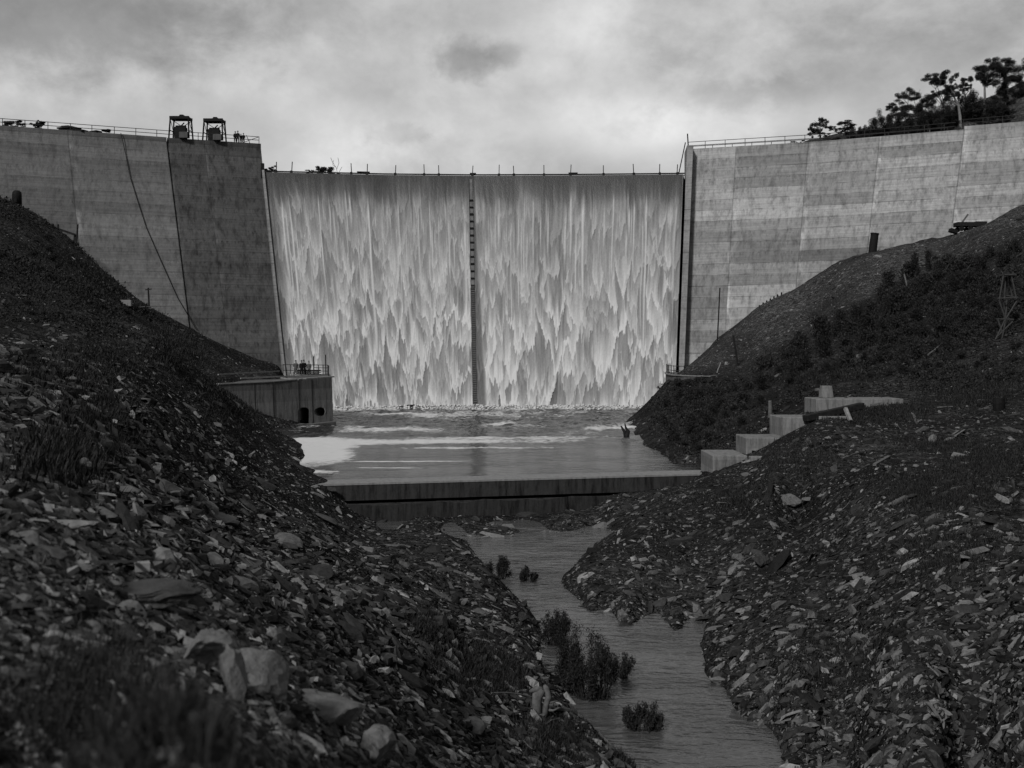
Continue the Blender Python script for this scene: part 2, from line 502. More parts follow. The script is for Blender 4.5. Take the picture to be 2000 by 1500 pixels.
# ground material: shale scree with soil and patches of low growth
def ground_material():
    m, nt, b = new_mat('shale_ground')
    g = nt.nodes.new('ShaderNodeNewGeometry')
    P = g.outputs['Position']
    def noise(scale, det=5, rough=.6, sc=None):
        n = nn(nt, 'ShaderNodeTexNoise', ins={'Scale': scale, 'Detail': det, 'Roughness': rough})
        nt.links.new(P, n.inputs['Vector']); return n.outputs[0]
    big = noise(0.12, 4); mid = noise(0.8, 5); fine = noise(7, 6, .7)
    mpn = nt.nodes.new('ShaderNodeMapping'); mpn.inputs['Scale'].default_value = (1, 1, 2.2)
    nt.links.new(P, mpn.inputs['Vector'])
    v1 = nn(nt, 'ShaderNodeTexVoronoi', ins={'Scale': 2.2, 'Randomness': 1.0})
    v2 = nn(nt, 'ShaderNodeTexVoronoi', ins={'Scale': 7.5, 'Randomness': 1.0})
    for v in (v1, v2): nt.links.new(mpn.outputs[0], v.inputs['Vector'])
    s1 = nt.nodes.new('ShaderNodeSeparateColor'); nt.links.new(v1.outputs['Color'], s1.inputs[0])
    s2 = nt.nodes.new('ShaderNodeSeparateColor'); nt.links.new(v2.outputs['Color'], s2.inputs[0])
    c1 = ramp(nt, [(0.0, 0.005), (0.5, 0.016), (0.9, 0.040), (1.0, 0.07)]); nt.links.new(s1.outputs[0], c1.inputs[0])
    c2 = ramp(nt, [(0.0, 0.005), (0.5, 0.018), (0.9, 0.045), (1.0, 0.085)]); nt.links.new(s2.outputs[0], c2.inputs[0])
    mx = nn(nt, 'ShaderNodeMix', data_type='RGBA'); mx.inputs[0].default_value = 0.55
    nt.links.new(c1.outputs[0], mx.inputs[6]); nt.links.new(c2.outputs[0], mx.inputs[7])
    soil = ramp(nt, [(0.3, 0.005), (0.75, 0.022)]); nt.links.new(fine, soil.inputs[0])
    msk = ramp(nt, [(0.47, 0.0), (0.56, 1.0)])
    nt.links.new(mth(nt, 'ADD', mth(nt, 'MULTIPLY', big, 0.6), mth(nt, 'MULTIPLY', mid, 0.4)), msk.inputs[0])
    mx2 = nn(nt, 'ShaderNodeMix', data_type='RGBA')
    nt.links.new(msk.outputs[0], mx2.inputs[0])
    nt.links.new(mx.outputs[2], mx2.inputs[6]); nt.links.new(soil.outputs[0], mx2.inputs[7])
    r3 = ramp(nt, [(0.25, 0.55), (0.75, 1.35)]); nt.links.new(mid, r3.inputs[0])
    mx3 = nn(nt, 'ShaderNodeMix', data_type='RGBA', blend_type='MULTIPLY'); mx3.inputs[0].default_value = 1
    nt.links.new(mx2.outputs[2], mx3.inputs[6]); nt.links.new(r3.outputs[0], mx3.inputs[7])
    # paler freshly tipped gravel against the right wall
    spx = nt.nodes.new('ShaderNodeSeparateXYZ'); nt.links.new(P, spx.inputs[0])
    ky = nn(nt, 'ShaderNodeMapRange', ins={'From Min': 126, 'From Max': 146, 'To Min': 0.0, 'To Max': 1.0}); nt.links.new(spx.outputs[1], ky.inputs[0])
    kx = nn(nt, 'ShaderNodeMapRange', ins={'From Min': 18, 'From Max': 24, 'To Min': 0.0, 'To Max': 1.0}); nt.links.new(spx.outputs[0], kx.inputs[0])
    gain = mth(nt, 'ADD', 1.0, mth(nt, 'MULTIPLY', mth(nt, 'MULTIPLY', ky.outputs[0], kx.outputs[0]), 0.9))
    gc = nt.nodes.new('ShaderNodeCombineColor')
    for i in range(3): nt.links.new(gain, gc.inputs[i])
    mx4 = nn(nt, 'ShaderNodeMix', data_type='RGBA', blend_type='MULTIPLY'); mx4.inputs[0].default_value = 1
    nt.links.new(mx3.outputs[2], mx4.inputs[6]); nt.links.new(gc.outputs[0], mx4.inputs[7])
    nt.links.new(mx4.outputs[2], b.inputs['Base Color'])
    b.inputs['Roughness'].default_value = 0.9
    b.inputs['Specular IOR Level'].default_value = 0.0
    hh = mth(nt, 'ADD', mth(nt, 'MULTIPLY', v1.outputs['Distance'], -0.35), mth(nt, 'ADD', mth(nt, 'MULTIPLY', v2.outputs['Distance'], -0.12), mth(nt, 'MULTIPLY', fine, 0.08)))
    bp = nn(nt, 'ShaderNodeBump', ins={'Strength': 0.9, 'Distance': 0.9}); nt.links.new(hh, bp.inputs['Height'])
    nt.links.new(bp.outputs[0], b.inputs['Normal'])
    return m
M_ground = ground_material()
ground = link('ground', mesh_np('ground', Vg, [quads], [M_ground], True))
tag(ground, kind='structure')
# ------------------------------------------------------------------ concrete
def concrete_uv(name, base, lift=1.7, seed=0.0, contrast=0.25, stain=0.35, dark_lines=0.5, panels=True):
    """poured concrete on a surface whose UV.x counts pours along the wall and UV.y is metres of height"""
    m, nt, b = new_mat(name)
    uv = nn(nt, 'ShaderNodeUVMap'); uv.uv_map = 'pour'
    sp = nt.nodes.new('ShaderNodeSeparateXYZ'); nt.links.new(uv.outputs[0], sp.inputs[0])
    g = nt.nodes.new('ShaderNodeNewGeometry')
    P = g.outputs['Position']
    wob = nn(nt, 'ShaderNodeTexNoise', ins={'Scale': 0.5, 'Detail': 3.0}); nt.links.new(P, wob.inputs['Vector'])
    vy = mth(nt, 'DIVIDE', mth(nt, 'ADD', sp.outputs[1], mth(nt, 'MULTIPLY', wob.outputs[0], 0.12)), lift)
    row = mth(nt, 'FLOOR', vy)
    colm = mth(nt, 'FLOOR', sp.outputs[0])
    wn = nn(nt, 'ShaderNodeTexWhiteNoise', noise_dimensions='3D')
    cb = nt.nodes.new('ShaderNodeCombineXYZ')
    nt.links.new(row, cb.inputs[0]); nt.links.new(colm, cb.inputs[1]); cb.inputs[2].default_value = seed
    nt.links.new(cb.outputs[0], wn.inputs['Vector'])
    # two or three lifts often share a tone
    wn2 = nn(nt, 'ShaderNodeTexWhiteNoise', noise_dimensions='3D')
    cb2 = nt.nodes.new('ShaderNodeCombineXYZ')
    nt.links.new(mth(nt, 'FLOOR', mth(nt, 'DIVIDE', row, 3)), cb2.inputs[0]); nt.links.new(colm, cb2.inputs[1]); cb2.inputs[2].default_value = seed + 5
    nt.links.new(cb2.outputs[0], wn2.inputs['Vector'])
    tone = mth(nt, 'ADD', 1 - contrast, mth(nt, 'MULTIPLY', mth(nt, 'ADD', mth(nt, 'MULTIPLY', wn.outputs[0], .55), mth(nt, 'MULTIPLY', wn2.outputs[0], .45)), 2 * contrast))
    # joint lines
    fr = mth(nt, 'FRACT', vy)
    edge = mth(nt, 'MINIMUM', fr, mth(nt, 'SUBTRACT', 1, fr))
    ln = nn(nt, 'ShaderNodeMapRange', ins={'From Min': 0.0, 'From Max': 0.055, 'To Min': 1 - dark_lines, 'To Max': 1.0}); nt.links.new(edge, ln.inputs[0])
    lnb = nn(nt, 'ShaderNodeTexNoise', ins={'Scale': 0.35, 'Detail': 2.0}); nt.links.new(P, lnb.inputs['Vector'])
    lnm = ramp(nt, [(0.4, 0.0), (0.6, 1.0)]); nt.links.new(lnb.outputs[0], lnm.inputs[0])
    line = nn(nt, 'ShaderNodeMix', data_type='FLOAT'); nt.links.new(lnm.outputs[0], line.inputs[0]); line.inputs[2].default_value = 1.0; nt.links.new(ln.outputs[0], line.inputs[3])
    fx = mth(nt, 'FRACT', sp.outputs[0])
    ex = mth(nt, 'MINIMUM', fx, mth(nt, 'SUBTRACT', 1, fx))
    lx = nn(nt, 'ShaderNodeMapRange', ins={'From Min': 0.0, 'From Max': 0.012, 'To Min': 0.55, 'To Max': 1.0}); nt.links.new(ex, lx.inputs[0])
    # board marks and runs: stretched noise
    mp = nt.nodes.new('ShaderNodeMapping'); mp.inputs['Scale'].default_value = (1.0, 1.0, 0.10); nt.links.new(P, mp.inputs['Vector'])
    st = nn(nt, 'ShaderNodeTexNoise', ins={'Scale': 1.1, 'Detail': 6.0, 'Roughness': 0.65}); nt.links.new(mp.outputs[0], st.inputs['Vector'])
    sr = ramp(nt, [(0.32, 1 - stain), (0.5, 1.0), (0.72, 1 + stain * 0.45)]); nt.links.new(st.outputs[0], sr.inputs[0])
    fn = nn(nt, 'ShaderNodeTexNoise', ins={'Scale': 2.4, 'Detail': 8.0, 'Roughness': 0.75}); nt.links.new(P, fn.inputs['Vector'])
    frr = ramp(nt, [(0.3, 0.84), (0.7, 1.12)]); nt.links.new(fn.outputs[0], frr.inputs[0])
    # drips starting at each lift
    mp2 = nt.nodes.new('ShaderNodeMapping'); mp2.inputs['Scale'].default_value = (3.2, 3.2, 0.02); nt.links.new(P, mp2.inputs['Vector'])
    dr = nn(nt, 'ShaderNodeTexNoise', ins={'Scale': 1.0, 'Detail': 3.0}); nt.links.new(mp2.outputs[0], dr.inputs['Vector'])
    drr = ramp(nt, [(0.5, 0.0), (0.64, 1.0)]); nt.links.new(dr.outputs[0], drr.inputs[0])
    dmix = mth(nt, 'SUBTRACT', 1, mth(nt, 'MULTIPLY', mth(nt, 'MULTIPLY', drr.outputs[0], fr), stain * 0.9))
    mp3 = nt.nodes.new('ShaderNodeMapping'); mp3.inputs['Scale'].default_value = (.10, .10, 4.5); nt.links.new(P, mp3.inputs['Vector'])
    bd = nn(nt, 'ShaderNodeTexNoise', ins={'Scale': 1.0, 'Detail': 4.0, 'Roughness': .6}); nt.links.new(mp3.outputs[0], bd.inputs['Vector'])
    bdr = ramp(nt, [(0.35, 0.86), (0.65, 1.12)]); nt.links.new(bd.outputs[0], bdr.inputs[0])
    # lime washed down beside each upright joint
    lime = nn(nt, 'ShaderNodeMapRange', ins={'From Min': 0.10, 'From Max': 0.02, 'To Min': 0.0, 'To Max': 1.0}); nt.links.new(fx, lime.inputs[0])
    limer = ramp(nt, [(0.48, 0.0), (0.62, 0.45)]); nt.links.new(st.outputs[0], limer.inputs[0])
    limef = mth(nt, 'ADD', 1.0, mth(nt, 'MULTIPLY', lime.outputs[0], limer.outputs[0]))
    val = mth(nt, 'MULTIPLY', tone, base)
    val = mth(nt, 'MULTIPLY', mth(nt, 'MULTIPLY', val, bdr.outputs[0]), limef)
    for x in (line.outputs[0], lx.outputs[0], sr.outputs[0], frr.outputs[0], dmix):
        val = mth(nt, 'MULTIPLY', val, x)
    cc = nt.nodes.new('ShaderNodeCombineColor')
    for i in range(3): nt.links.new(val, cc.inputs[i])
    nt.links.new(cc.outputs[0], b.inputs['Base Color'])
    b.inputs['Roughness'].default_value = 0.85
    b.inputs['Specular IOR Level'].default_value = 0.08
    bp = nn(nt, 'ShaderNodeBump', ins={'Strength': 0.5, 'Distance': 0.12})
    nt.links.new(mth(nt, 'ADD', mth(nt, 'MULTIPLY', line.outputs[0], 0.6), mth(nt, 'ADD', st.outputs[0], fn.outputs[0])), bp.inputs['Height'])
    nt.links.new(bp.outputs[0], b.inputs['Normal'])
    return m

def concrete_obj(name, base, stain=0.3, contrast=0.12, lift=1.2, world=True):
    """concrete for boxes: lifts by height, runs, mottling"""
    m, nt, b = new_mat(name)
    g = nt.nodes.new('ShaderNodeNewGeometry'); P = g.outputs['Position']
    sp = nt.nodes.new('ShaderNodeSeparateXYZ'); nt.links.new(P, sp.inputs[0])
    row = mth(nt, 'FLOOR', mth(nt, 'DIVIDE', sp.outputs[2], lift))
    wn = nn(nt, 'ShaderNodeTexWhiteNoise', noise_dimensions='1D'); nt.links.new(row, wn.inputs['W'])
    tone = mth(nt, 'ADD', 1 - contrast, mth(nt, 'MULTIPLY', wn.outputs[0], 2 * contrast))
    mp = nt.nodes.new('ShaderNodeMapping'); mp.inputs['Scale'].default_value = (2.0, 2.0, 0.3); nt.links.new(P, mp.inputs['Vector'])
    st = nn(nt, 'ShaderNodeTexNoise', ins={'Scale': 1.6, 'Detail': 7.0, 'Roughness': 0.7}); nt.links.new(mp.outputs[0], st.inputs['Vector'])
    sr = ramp(nt, [(0.30, 1 - stain), (0.52, 1.0), (0.72, 1 + stain * 0.4)]); nt.links.new(st.outputs[0], sr.inputs[0])
    fn = nn(nt, 'ShaderNodeTexNoise', ins={'Scale': 5.0, 'Detail': 8.0, 'Roughness': 0.75}); nt.links.new(P, fn.inputs['Vector'])
    fr = ramp(nt, [(0.3, 0.82), (0.7, 1.15)]); nt.links.new(fn.outputs[0], fr.inputs[0])
    val = mth(nt, 'MULTIPLY', mth(nt, 'MULTIPLY', tone, base), mth(nt, 'MULTIPLY', sr.outputs[0], fr.outputs[0]))
    cc = nt.nodes.new('ShaderNodeCombineColor')
    for i in range(3): nt.links.new(val, cc.inputs[i])
    nt.links.new(cc.outputs[0], b.inputs['Base Color'])
    b.inputs['Roughness'].default_value = 0.85; b.inputs['Specular IOR Level'].default_value = 0.08
    bp = nn(nt, 'ShaderNodeBump', ins={'Strength': 0.6, 'Distance': 0.05})
    nt.links.new(mth(nt, 'ADD', st.outputs[0], fn.outputs[0]), bp.inputs['Height'])
    nt.links.new(bp.outputs[0], b.inputs['Normal'])
    return m

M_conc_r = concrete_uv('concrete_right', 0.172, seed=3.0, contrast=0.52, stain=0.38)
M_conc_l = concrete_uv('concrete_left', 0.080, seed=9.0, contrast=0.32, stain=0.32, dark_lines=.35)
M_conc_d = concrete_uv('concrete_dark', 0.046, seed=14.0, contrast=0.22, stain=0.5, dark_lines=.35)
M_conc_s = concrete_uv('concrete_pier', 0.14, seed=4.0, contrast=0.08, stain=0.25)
M_black = plain('dark_steel', 0.004, 0.011, 6, .7, .0)
M_wood = plain('weathered_wood', 0.03, 0.09, 5, .9)
M_wooddk = plain('dark_timber', 0.006, 0.018, 5, .9)
M_rail = plain('painted_pipe', 0.012, 0.03, 3, .6, .1)

def set_uv(me, name, uvv):
    """uvv: per-vertex uv"""
    l = me.uv_layers.new(name=name)
    vi = np.empty(len(me.loops), np.int32); me.loops.foreach_get('vertex_index', vi)
    l.data.foreach_set('uv', uvv[vi].astype(np.float32).ravel())

def wall_part(name, mat, xa, xb, zb, zt, joints, parent, off=0.0, thick=4.0, xbot=(0, 0), nx=60, nz=60, ujit=None):
    """curved battered gravity wall: front face, crest, back, ends"""
    xs = np.linspace(xa, xb, nx); zs = np.linspace(zb, zt, nz)
    XX, ZZ = np.meshgrid(xs, zs)
    front = S(XX, ZZ, off).reshape(-1, 3)
    J = np.array(joints, float)
    def U(X): return np.interp(X, J, np.arange(len(J)))
    uvf = np.stack([U(XX.ravel()), ZZ.ravel()], 1)
    n = nx * nz
    idx = np.arange(n).reshape(nz, nx)
    q1 = np.stack([idx[:-1, :-1], idx[:-1, 1:], idx[1:, 1:], idx[1:, :-1]], -1).reshape(-1, 4)
    # back, vertical
    back = np.stack([XX * (1 + thick / Dc(XX)), Dc(XX) + thick, ZZ], -1).reshape(-1, 3)
    q2 = np.stack([idx[:-1, :-1], idx[1:, :-1], idx[1:, 1:], idx[:-1, 1:]], -1).reshape(-1, 4) + n
    top = np.stack([idx[-1, :-1], idx[-1, 1:], idx[-1, 1:] + n, idx[-1, :-1] + n], -1)
    e1 = np.stack([idx[:-1, 0], idx[1:, 0], idx[1:, 0] + n, idx[:-1, 0] + n], -1)
    e2 = np.stack([idx[:-1, -1], idx[:-1, -1] + n, idx[1:, -1] + n, idx[1:, -1]], -1)
    me = mesh_np(name, np.concatenate([front, back]), [q1, q2, top, e1, e2], [mat])
    set_uv(me, 'pour', np.concatenate([uvf, uvf]))
    return link(name, me, parent)

dam = thing('concrete_dam', (0, 0, 0), 'huge curved concrete dam with water pouring down its middle spillway', 'dam')
JL = [-130, -110, -92, -76, -65.5, -52.6]
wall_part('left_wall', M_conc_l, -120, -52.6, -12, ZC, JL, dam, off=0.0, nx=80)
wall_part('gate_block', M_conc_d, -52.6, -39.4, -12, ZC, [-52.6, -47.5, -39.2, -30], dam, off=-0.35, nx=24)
JR = [28.2, 35.0, 45.4, 54.8, 65.3, 76.0, 90, 105, 125]
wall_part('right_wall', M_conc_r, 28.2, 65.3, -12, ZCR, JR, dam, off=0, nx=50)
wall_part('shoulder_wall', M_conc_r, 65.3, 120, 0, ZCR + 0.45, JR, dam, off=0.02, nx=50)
# slim piers either side of the spillway
wall_part('spillway_pier', M_conc_s, -39.4, -39.05, -9, ZS + .25, [-45, -30], dam, off=0.6, nx=3, thick=3.9)
wall_part('spillway_pier', M_conc_s, 27.35, 28.25, -9, ZCR + 0.15, [20, 35], dam, off=2.6, nx=3, thick=4.1)
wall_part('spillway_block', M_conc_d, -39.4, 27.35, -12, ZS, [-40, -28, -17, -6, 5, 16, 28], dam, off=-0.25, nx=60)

# coping lip along the two crests
def crest_line(x0, x1, z, off, n=40):
    xs = np.linspace(x0, x1, n)
    return [Vector((x, float(Dc(x)) - off, z)) for x in xs]

def ribbon(mb, pts, w, h):
    for a, b in zip(pts[:-1], pts[1:]):
        mb.bar(a, b + (b - a) * 0.02, w, h)

def handrail(x0, x1, z, off, xs, h=1.05, r=.05, name='handrail'):
    mb = MB()
    for hh in (h, h * 0.5):
        mb.tube([Vector((p.x, p.y, z + hh)) for p in crest_line(x0, x1, z, off, 30)], r, 6)
    o = mb.build(name, M_rail, dam)
    for x in xs:
        y = float(Dc(x)) - off
        MB().tube([(x, y, z - 0.05), (x, y, z + h + 0.05)], r, 6).build('post', M_rail, o)
    return o
def X_of_u(u, off=0.0):
    xs = np.linspace(-120, 120, 4000)
    return float(np.interp(u, CX + F * xs / (Dc(xs) - off), xs))
handrail(X_of_u(-200), X_of_u(505), ZC, -0.3, [X_of_u(u) for u in (-170, -120, -75, -35, 3, 47, 92, 136, 178, 222, 264, 305, 350, 386, 425, 465, 505)])
handrail(X_of_u(1345), X_of_u(1868), ZCR, -0.3, [X_of_u(u) for u in range(1378, 1870, 39)], h=1.15)
handrail(X_of_u(1350), X_of_u(1868), ZCR, -3.2, [X_of_u(u) for u in range(1360, 1870, 39)], h=0.95)
handrail(X_of_u(1880), X_of_u(2200), ZCR + .45, -0.5, [X_of_u(u) for u in range(1885, 2200, 38)])
# cross stay at the left rail's end
xe = X_of_u(505); ye = float(Dc(xe)) + .3
mb = MB(); mb.bar((xe - 2.0, ye, ZC + 1.3), (xe - 1.4, ye, ZC), .09); mb.bar((xe - 2.6, ye, ZC + .1), (xe, ye, ZC + 1.05), .07)
mb.build('rail_stay', M_rail, dam)
# stay running from the right pier's head down to the lip, with a platform of planks
xr = 27.6
MB().bar((xr - .15, 176.2, ZCR + 2.0), (xr - .05, 176.1, ZCR + 0.1), .14).build('rail_stay', M_rail, dam)
MB().bar((27.1, 176.0, ZCR + .6), (26.4, 178.2, ZS + 0.3), .12).build('rail_stay', M_rail, dam)

# lip boards and marker posts over the spillway
mb = MB(); ribbon(mb, crest_line(-39.0, 27.3, ZS + .32, .15, 30), .12, .2); mb.build('lip_board', M_wooddk, dam)
mb = MB(); ribbon(mb, crest_line(-39.0, 27.3, ZS + .02, .0, 30), .3, .12); mb.build('lip_sill', M_conc_s, dam)
post_u = [540, 569.5, 622, 687, 717, 772, 829, 857.5, 922.5, 974.5, 1004, 1062.5, 1114, 1178.5, 1238, 1288, 1322]
for i, u in enumerate(post_u):
    x = X_of_u(u, 0.3); y = float(Dc(x)) - .33
    t = .3 if u == 622 else 1.45 + .1 * math.sin(i * 2.3)
    lean = 0.12 * math.sin(i * 1.7)
    mb = MB(); mb.bar((x, y - .45, ZS - .75), (x + lean * .3, y - .3, ZS + .42), .36, .24); mb.bar((x + lean * .3, y, ZS + .4), (x + lean, y, ZS + .35 + t), .12)
    mb.build('lip_post', M_wooddk, dam)
for u0, u1 in ((700, 723), (708, 698), (1358-440, 930), (1110, 1128)):
    x0, x1 = X_of_u(min(u0, u1)), X_of_u(max(u0, u1))
    MB().bar((x0, float(Dc(x0)) - .5, ZS + .45), (x1, float(Dc(x1)) - .5, ZS + .45), .2, .25).build('lip_plank', M_wooddk, dam)
# end fitting at the left
MB().box((-38.75, 175.0, ZS + .2), (.45, .5, 2.2)).build('end_post', M_black, dam)

# ladder groove down the middle
gx = -6.65
zz = np.linspace(POOL_Z - .5, ZS - .6, 60)
p = S(np.full(60, gx), zz, 0.12)
w = np.interp(zz, [-8, 6, 28], [.36, .30, .26])
Vv = []; 
for k in range(60):
    Vv += [(p[k, 0] - w[k], p[k, 1] - .12, zz[k]), (p[k, 0] - w[k] * .9, p[k, 1], zz[k]), (p[k, 0] + w[k] * .9, p[k, 1], zz[k]), (p[k, 0] + w[k], p[k, 1] - .12, zz[k])]
ii = np.arange(60 * 4).reshape(60, 4)
qq = np.concatenate([np.stack([ii[:-1, a], ii[:-1, a + 1], ii[1:, a + 1], ii[1:, a]], -1) for a in range(3)])
gm = plain('wet_groove', 0.05, 0.11, 1.5, .5)
M_rung = plain('wet_rung', .03, .06)
groove = link('drain_groove', mesh_np('drain_groove', np.array(Vv), [qq], [gm]), dam)
mb = MB()
for v in list(np.arange(382, 560, 14.6)) + list(np.arange(560, 790, 4.2)):
    z = (VH - v) * 172 / F
    pt = S(np.array([gx]), np.array([z]), 0.2)[0]
    hh = .12 if v > 560 else .3
    MB().box((pt[0], pt[1], z), (.6, .2, hh * (.7 + .5 * random.random()))).build('rung', M_black if v < 560 else M_rung, groove)

# ------------------------------------------------------------------ falling water
# foam thickness on the face: overlapping lobes with pointed lower ends, long threads near the lip
NXW, NZW = 760, 620
xa, xb, zb, zt = -39.3, 27.3, POOL_Z - 0.3, ZS + 0.15
xw = np.linspace(xa, xb, NXW); zw = np.linspace(zb, zt, NZW)
XW, ZW = np.meshgrid(xw, zw)
H_ = (ZS - ZW) / (ZS - POOL_Z)         # 0 lip, 1 pool
rs = np.random.default_rng(5)
foam = np.full_like(XW, .12)
wob = (fbm(XW * .30, ZW * .07, 40, 3) - .5) * 2.2 + (fbm(XW * 2.2, ZW * .22, 41, 3) - .5) * 0.45
XD = XW + wob
dxw = xw[1] - xw[0]; dzw = zw[1] - zw[0]
# ragged lower edges: narrow teeth of two sizes
jag = (fbm(XW * 2.6, ZW * .12, 50, 2) - .5) * 1.6 + (fbm(XW * 7.5, ZW * .35, 52, 2) - .5) * .9
def lobe(x0, z0, w, L, B, jagk):
    """a sheet of foam rolling down the face: sharp ragged front ending in a point at (x0, z0), thinning upward over L"""
    i0 = max(0, int((x0 - w * 1.2 - 1.6 - xa) / dxw)); i1 = min(NXW, int((x0 + w * 1.2 + 1.6 - xa) / dxw) + 1)
    j0 = max(0, int((z0 - 2.5 - zb) / dzw)); j1 = min(NZW, int((z0 + L * 2.6 - zb) / dzw) + 1)
    if i1 <= i0 or j1 <= j0: return
    x = np.abs(XD[j0:j1, i0:i1] - x0)
    # height of the front over the tip at this sideways distance
    fr_ = 3.3 * w * (x / w) ** 1.25 + jag[j0:j1, i0:i1] * jagk
    t = ZW[j0:j1, i0:i1] - z0 - fr_
    side = np.clip((w * 1.02 - x) / (.25 * w + .08), 0, 1)
    k = np.clip(t / .22, 0, 1) * side * np.clip((2.3 - t / L) / .8, 0, 1)
    f = .13 + B * np.exp(-np.clip(t, 0, None) / L) 
    foam[j0:j1, i0:i1] += (f - foam[j0:j1, i0:i1]) * k
LB = []
for k in range(900):
    h = rs.random() ** 0.8
    z0 = ZS - h * (ZS - POOL_Z + 4.0) - 1.5
    if h < 0.10: continue
    c_ = min(1, max(0, (h - .08) / .5))
    big = rs.random() ** 2.2
    w = .34 + .3 * rs.random() + 3.0 * big * c_
    L = 1.8 + 3.0 * rs.random() + 3.5 * big
    x_ = rs.uniform(xa, xb); w *= 1.2 if x_ < gx else .82
    LB.append((z0, x_, w, L, (.30 + .75 * rs.random() ** .8) * (.38 + .62 * c_)))
LB.sort()
for z0, x0, w, L, B in LB:
    lobe(x0, z0, w, L, B, .8 + .5 * w)
# threads hanging from the lip
for k in range(210):
    x0 = rs.uniform(xa, xb); h0 = .03 + .22 * rs.random() ** 1.2; h1 = h0 + .10 + .60 * rs.random() ** 1.8
    w = .12 + .32 * rs.random() ** 2.5
    i0 = max(0, int((x0 - 1.6 - xa) / dxw)); i1 = min(NXW, int((x0 + 1.6 - xa) / dxw) + 1)
    sl = np.s_[:, i0:i1]
    k_ = np.clip(1 - np.abs(XW[sl] + wob[sl] * .25 - x0) / w, 0, 1) ** .7 * np.clip((H_[sl] - h0) / .08, 0, 1) * np.clip((h1 - H_[sl]) / .15, 0, 1)
    foam[sl] = np.maximum(foam[sl], k_ * (0.40 + .5 * rs.random()))
for u_, h0, h1, w, b_ in ((546, .08, .55, .34, .9), (561, .06, .75, .30, .85), (592, .10, .6, .26, .7), (636, .12, .45, .5, .6), (713, .06, .95, .40, .9), (737, .12, .4, .25, .6), (783, .15, .5, .22, .6), (872, .12, .6, .36, .75), (905, .15, .95, .5, .8),
        (958, .14, .5, .24, .6), (1012, .12, .4, .3, .55), (1071, .10, .48, .30, .8), (1107, .08, .42, .26, .8), (1128, .14, .7, .26, .8), (1183, .06, .45, .28, .7), (1238, .08, .5, .26, .7), (1267, .10, .95, .28, .85)):
    x0 = (u_ - 1000) * 179 / 2200
    i0 = max(0, int((x0 - 2.4 - xa) / dxw)); i1 = min(NXW, int((x0 + 2.4 - xa) / dxw) + 1); sl = np.s_[:, i0:i1]
    k_ = np.clip(1.2 - np.abs(XW[sl] + wob[sl] * .12 - x0) / (w * (.6 + .8 * H_[sl])), 0, 1) * np.clip((H_[sl] - h0) / .12, 0, 1) * np.clip((h1 - H_[sl]) / .2, 0, 1)
    foam[sl] = np.maximum(foam[sl], k_ * b_)
fine = (fbm(XW * 3.2, ZW * .28, 60, 4) - .5); grain = fbm(XW * 9, ZW * 5, 70, 2) - .5
mid = fbm(XW * .35, ZW * .12, 66, 3) - .5
veil = .20 * np.clip((H_ - .07) / .12, 0, 1) * (1 - .5 * np.clip((H_ - .5) / .4, 0, 1))
foam = foam + veil * (1 - foam) + fine * .26 + grain * .08 + mid * .12
foam *= np.clip(0.34 + (H_ - .02 - .12 * (fbm(XW * .9, ZW * 0 + 3, 88, 3) - .3)) / .13, 0.12, 1)
foam += 0.16 * np.clip((H_ - .94) / .06, 0, 1)
edgeL = np.clip((XW - xa - .6 - .4 * fbm(XW * .4, ZW * .3, 77, 2)) / 1.3, 0, 1); edgeR = np.clip((xb - XW) / 1.6, 0, 1)
foam *= 0.35 + .65 * edgeL; foam *= .6 + .4 * edgeR
gxw = gx + 0.35
wedge = np.clip(1 - np.abs(XW - gxw - .4 * H_) / (0.35 + 1.15 * H_ ** 1.6 + .3 * np.clip(jag, -.4, 1)), 0, 1)
foam *= 1 - .70 * np.clip(wedge * 3, 0, 1) * (XW > gx - .2)
foam *= 1 - .85 * (np.abs(XW - gx) < .34)
foam = np.clip(foam, 0.02, 1)
thick = 0.10 + 0.22 * foam
P3 = S(XW, np.minimum(ZW, ZS + .15), 0.0)
P3[..., 1] -= thick
Vw = P3.reshape(-1, 3)
idx = np.arange(NXW * NZW).reshape(NZW, NXW)
qw = np.stack([idx[:-1, :-1], idx[:-1, 1:], idx[1:, 1:], idx[1:, :-1]], -1).reshape(-1, 4)
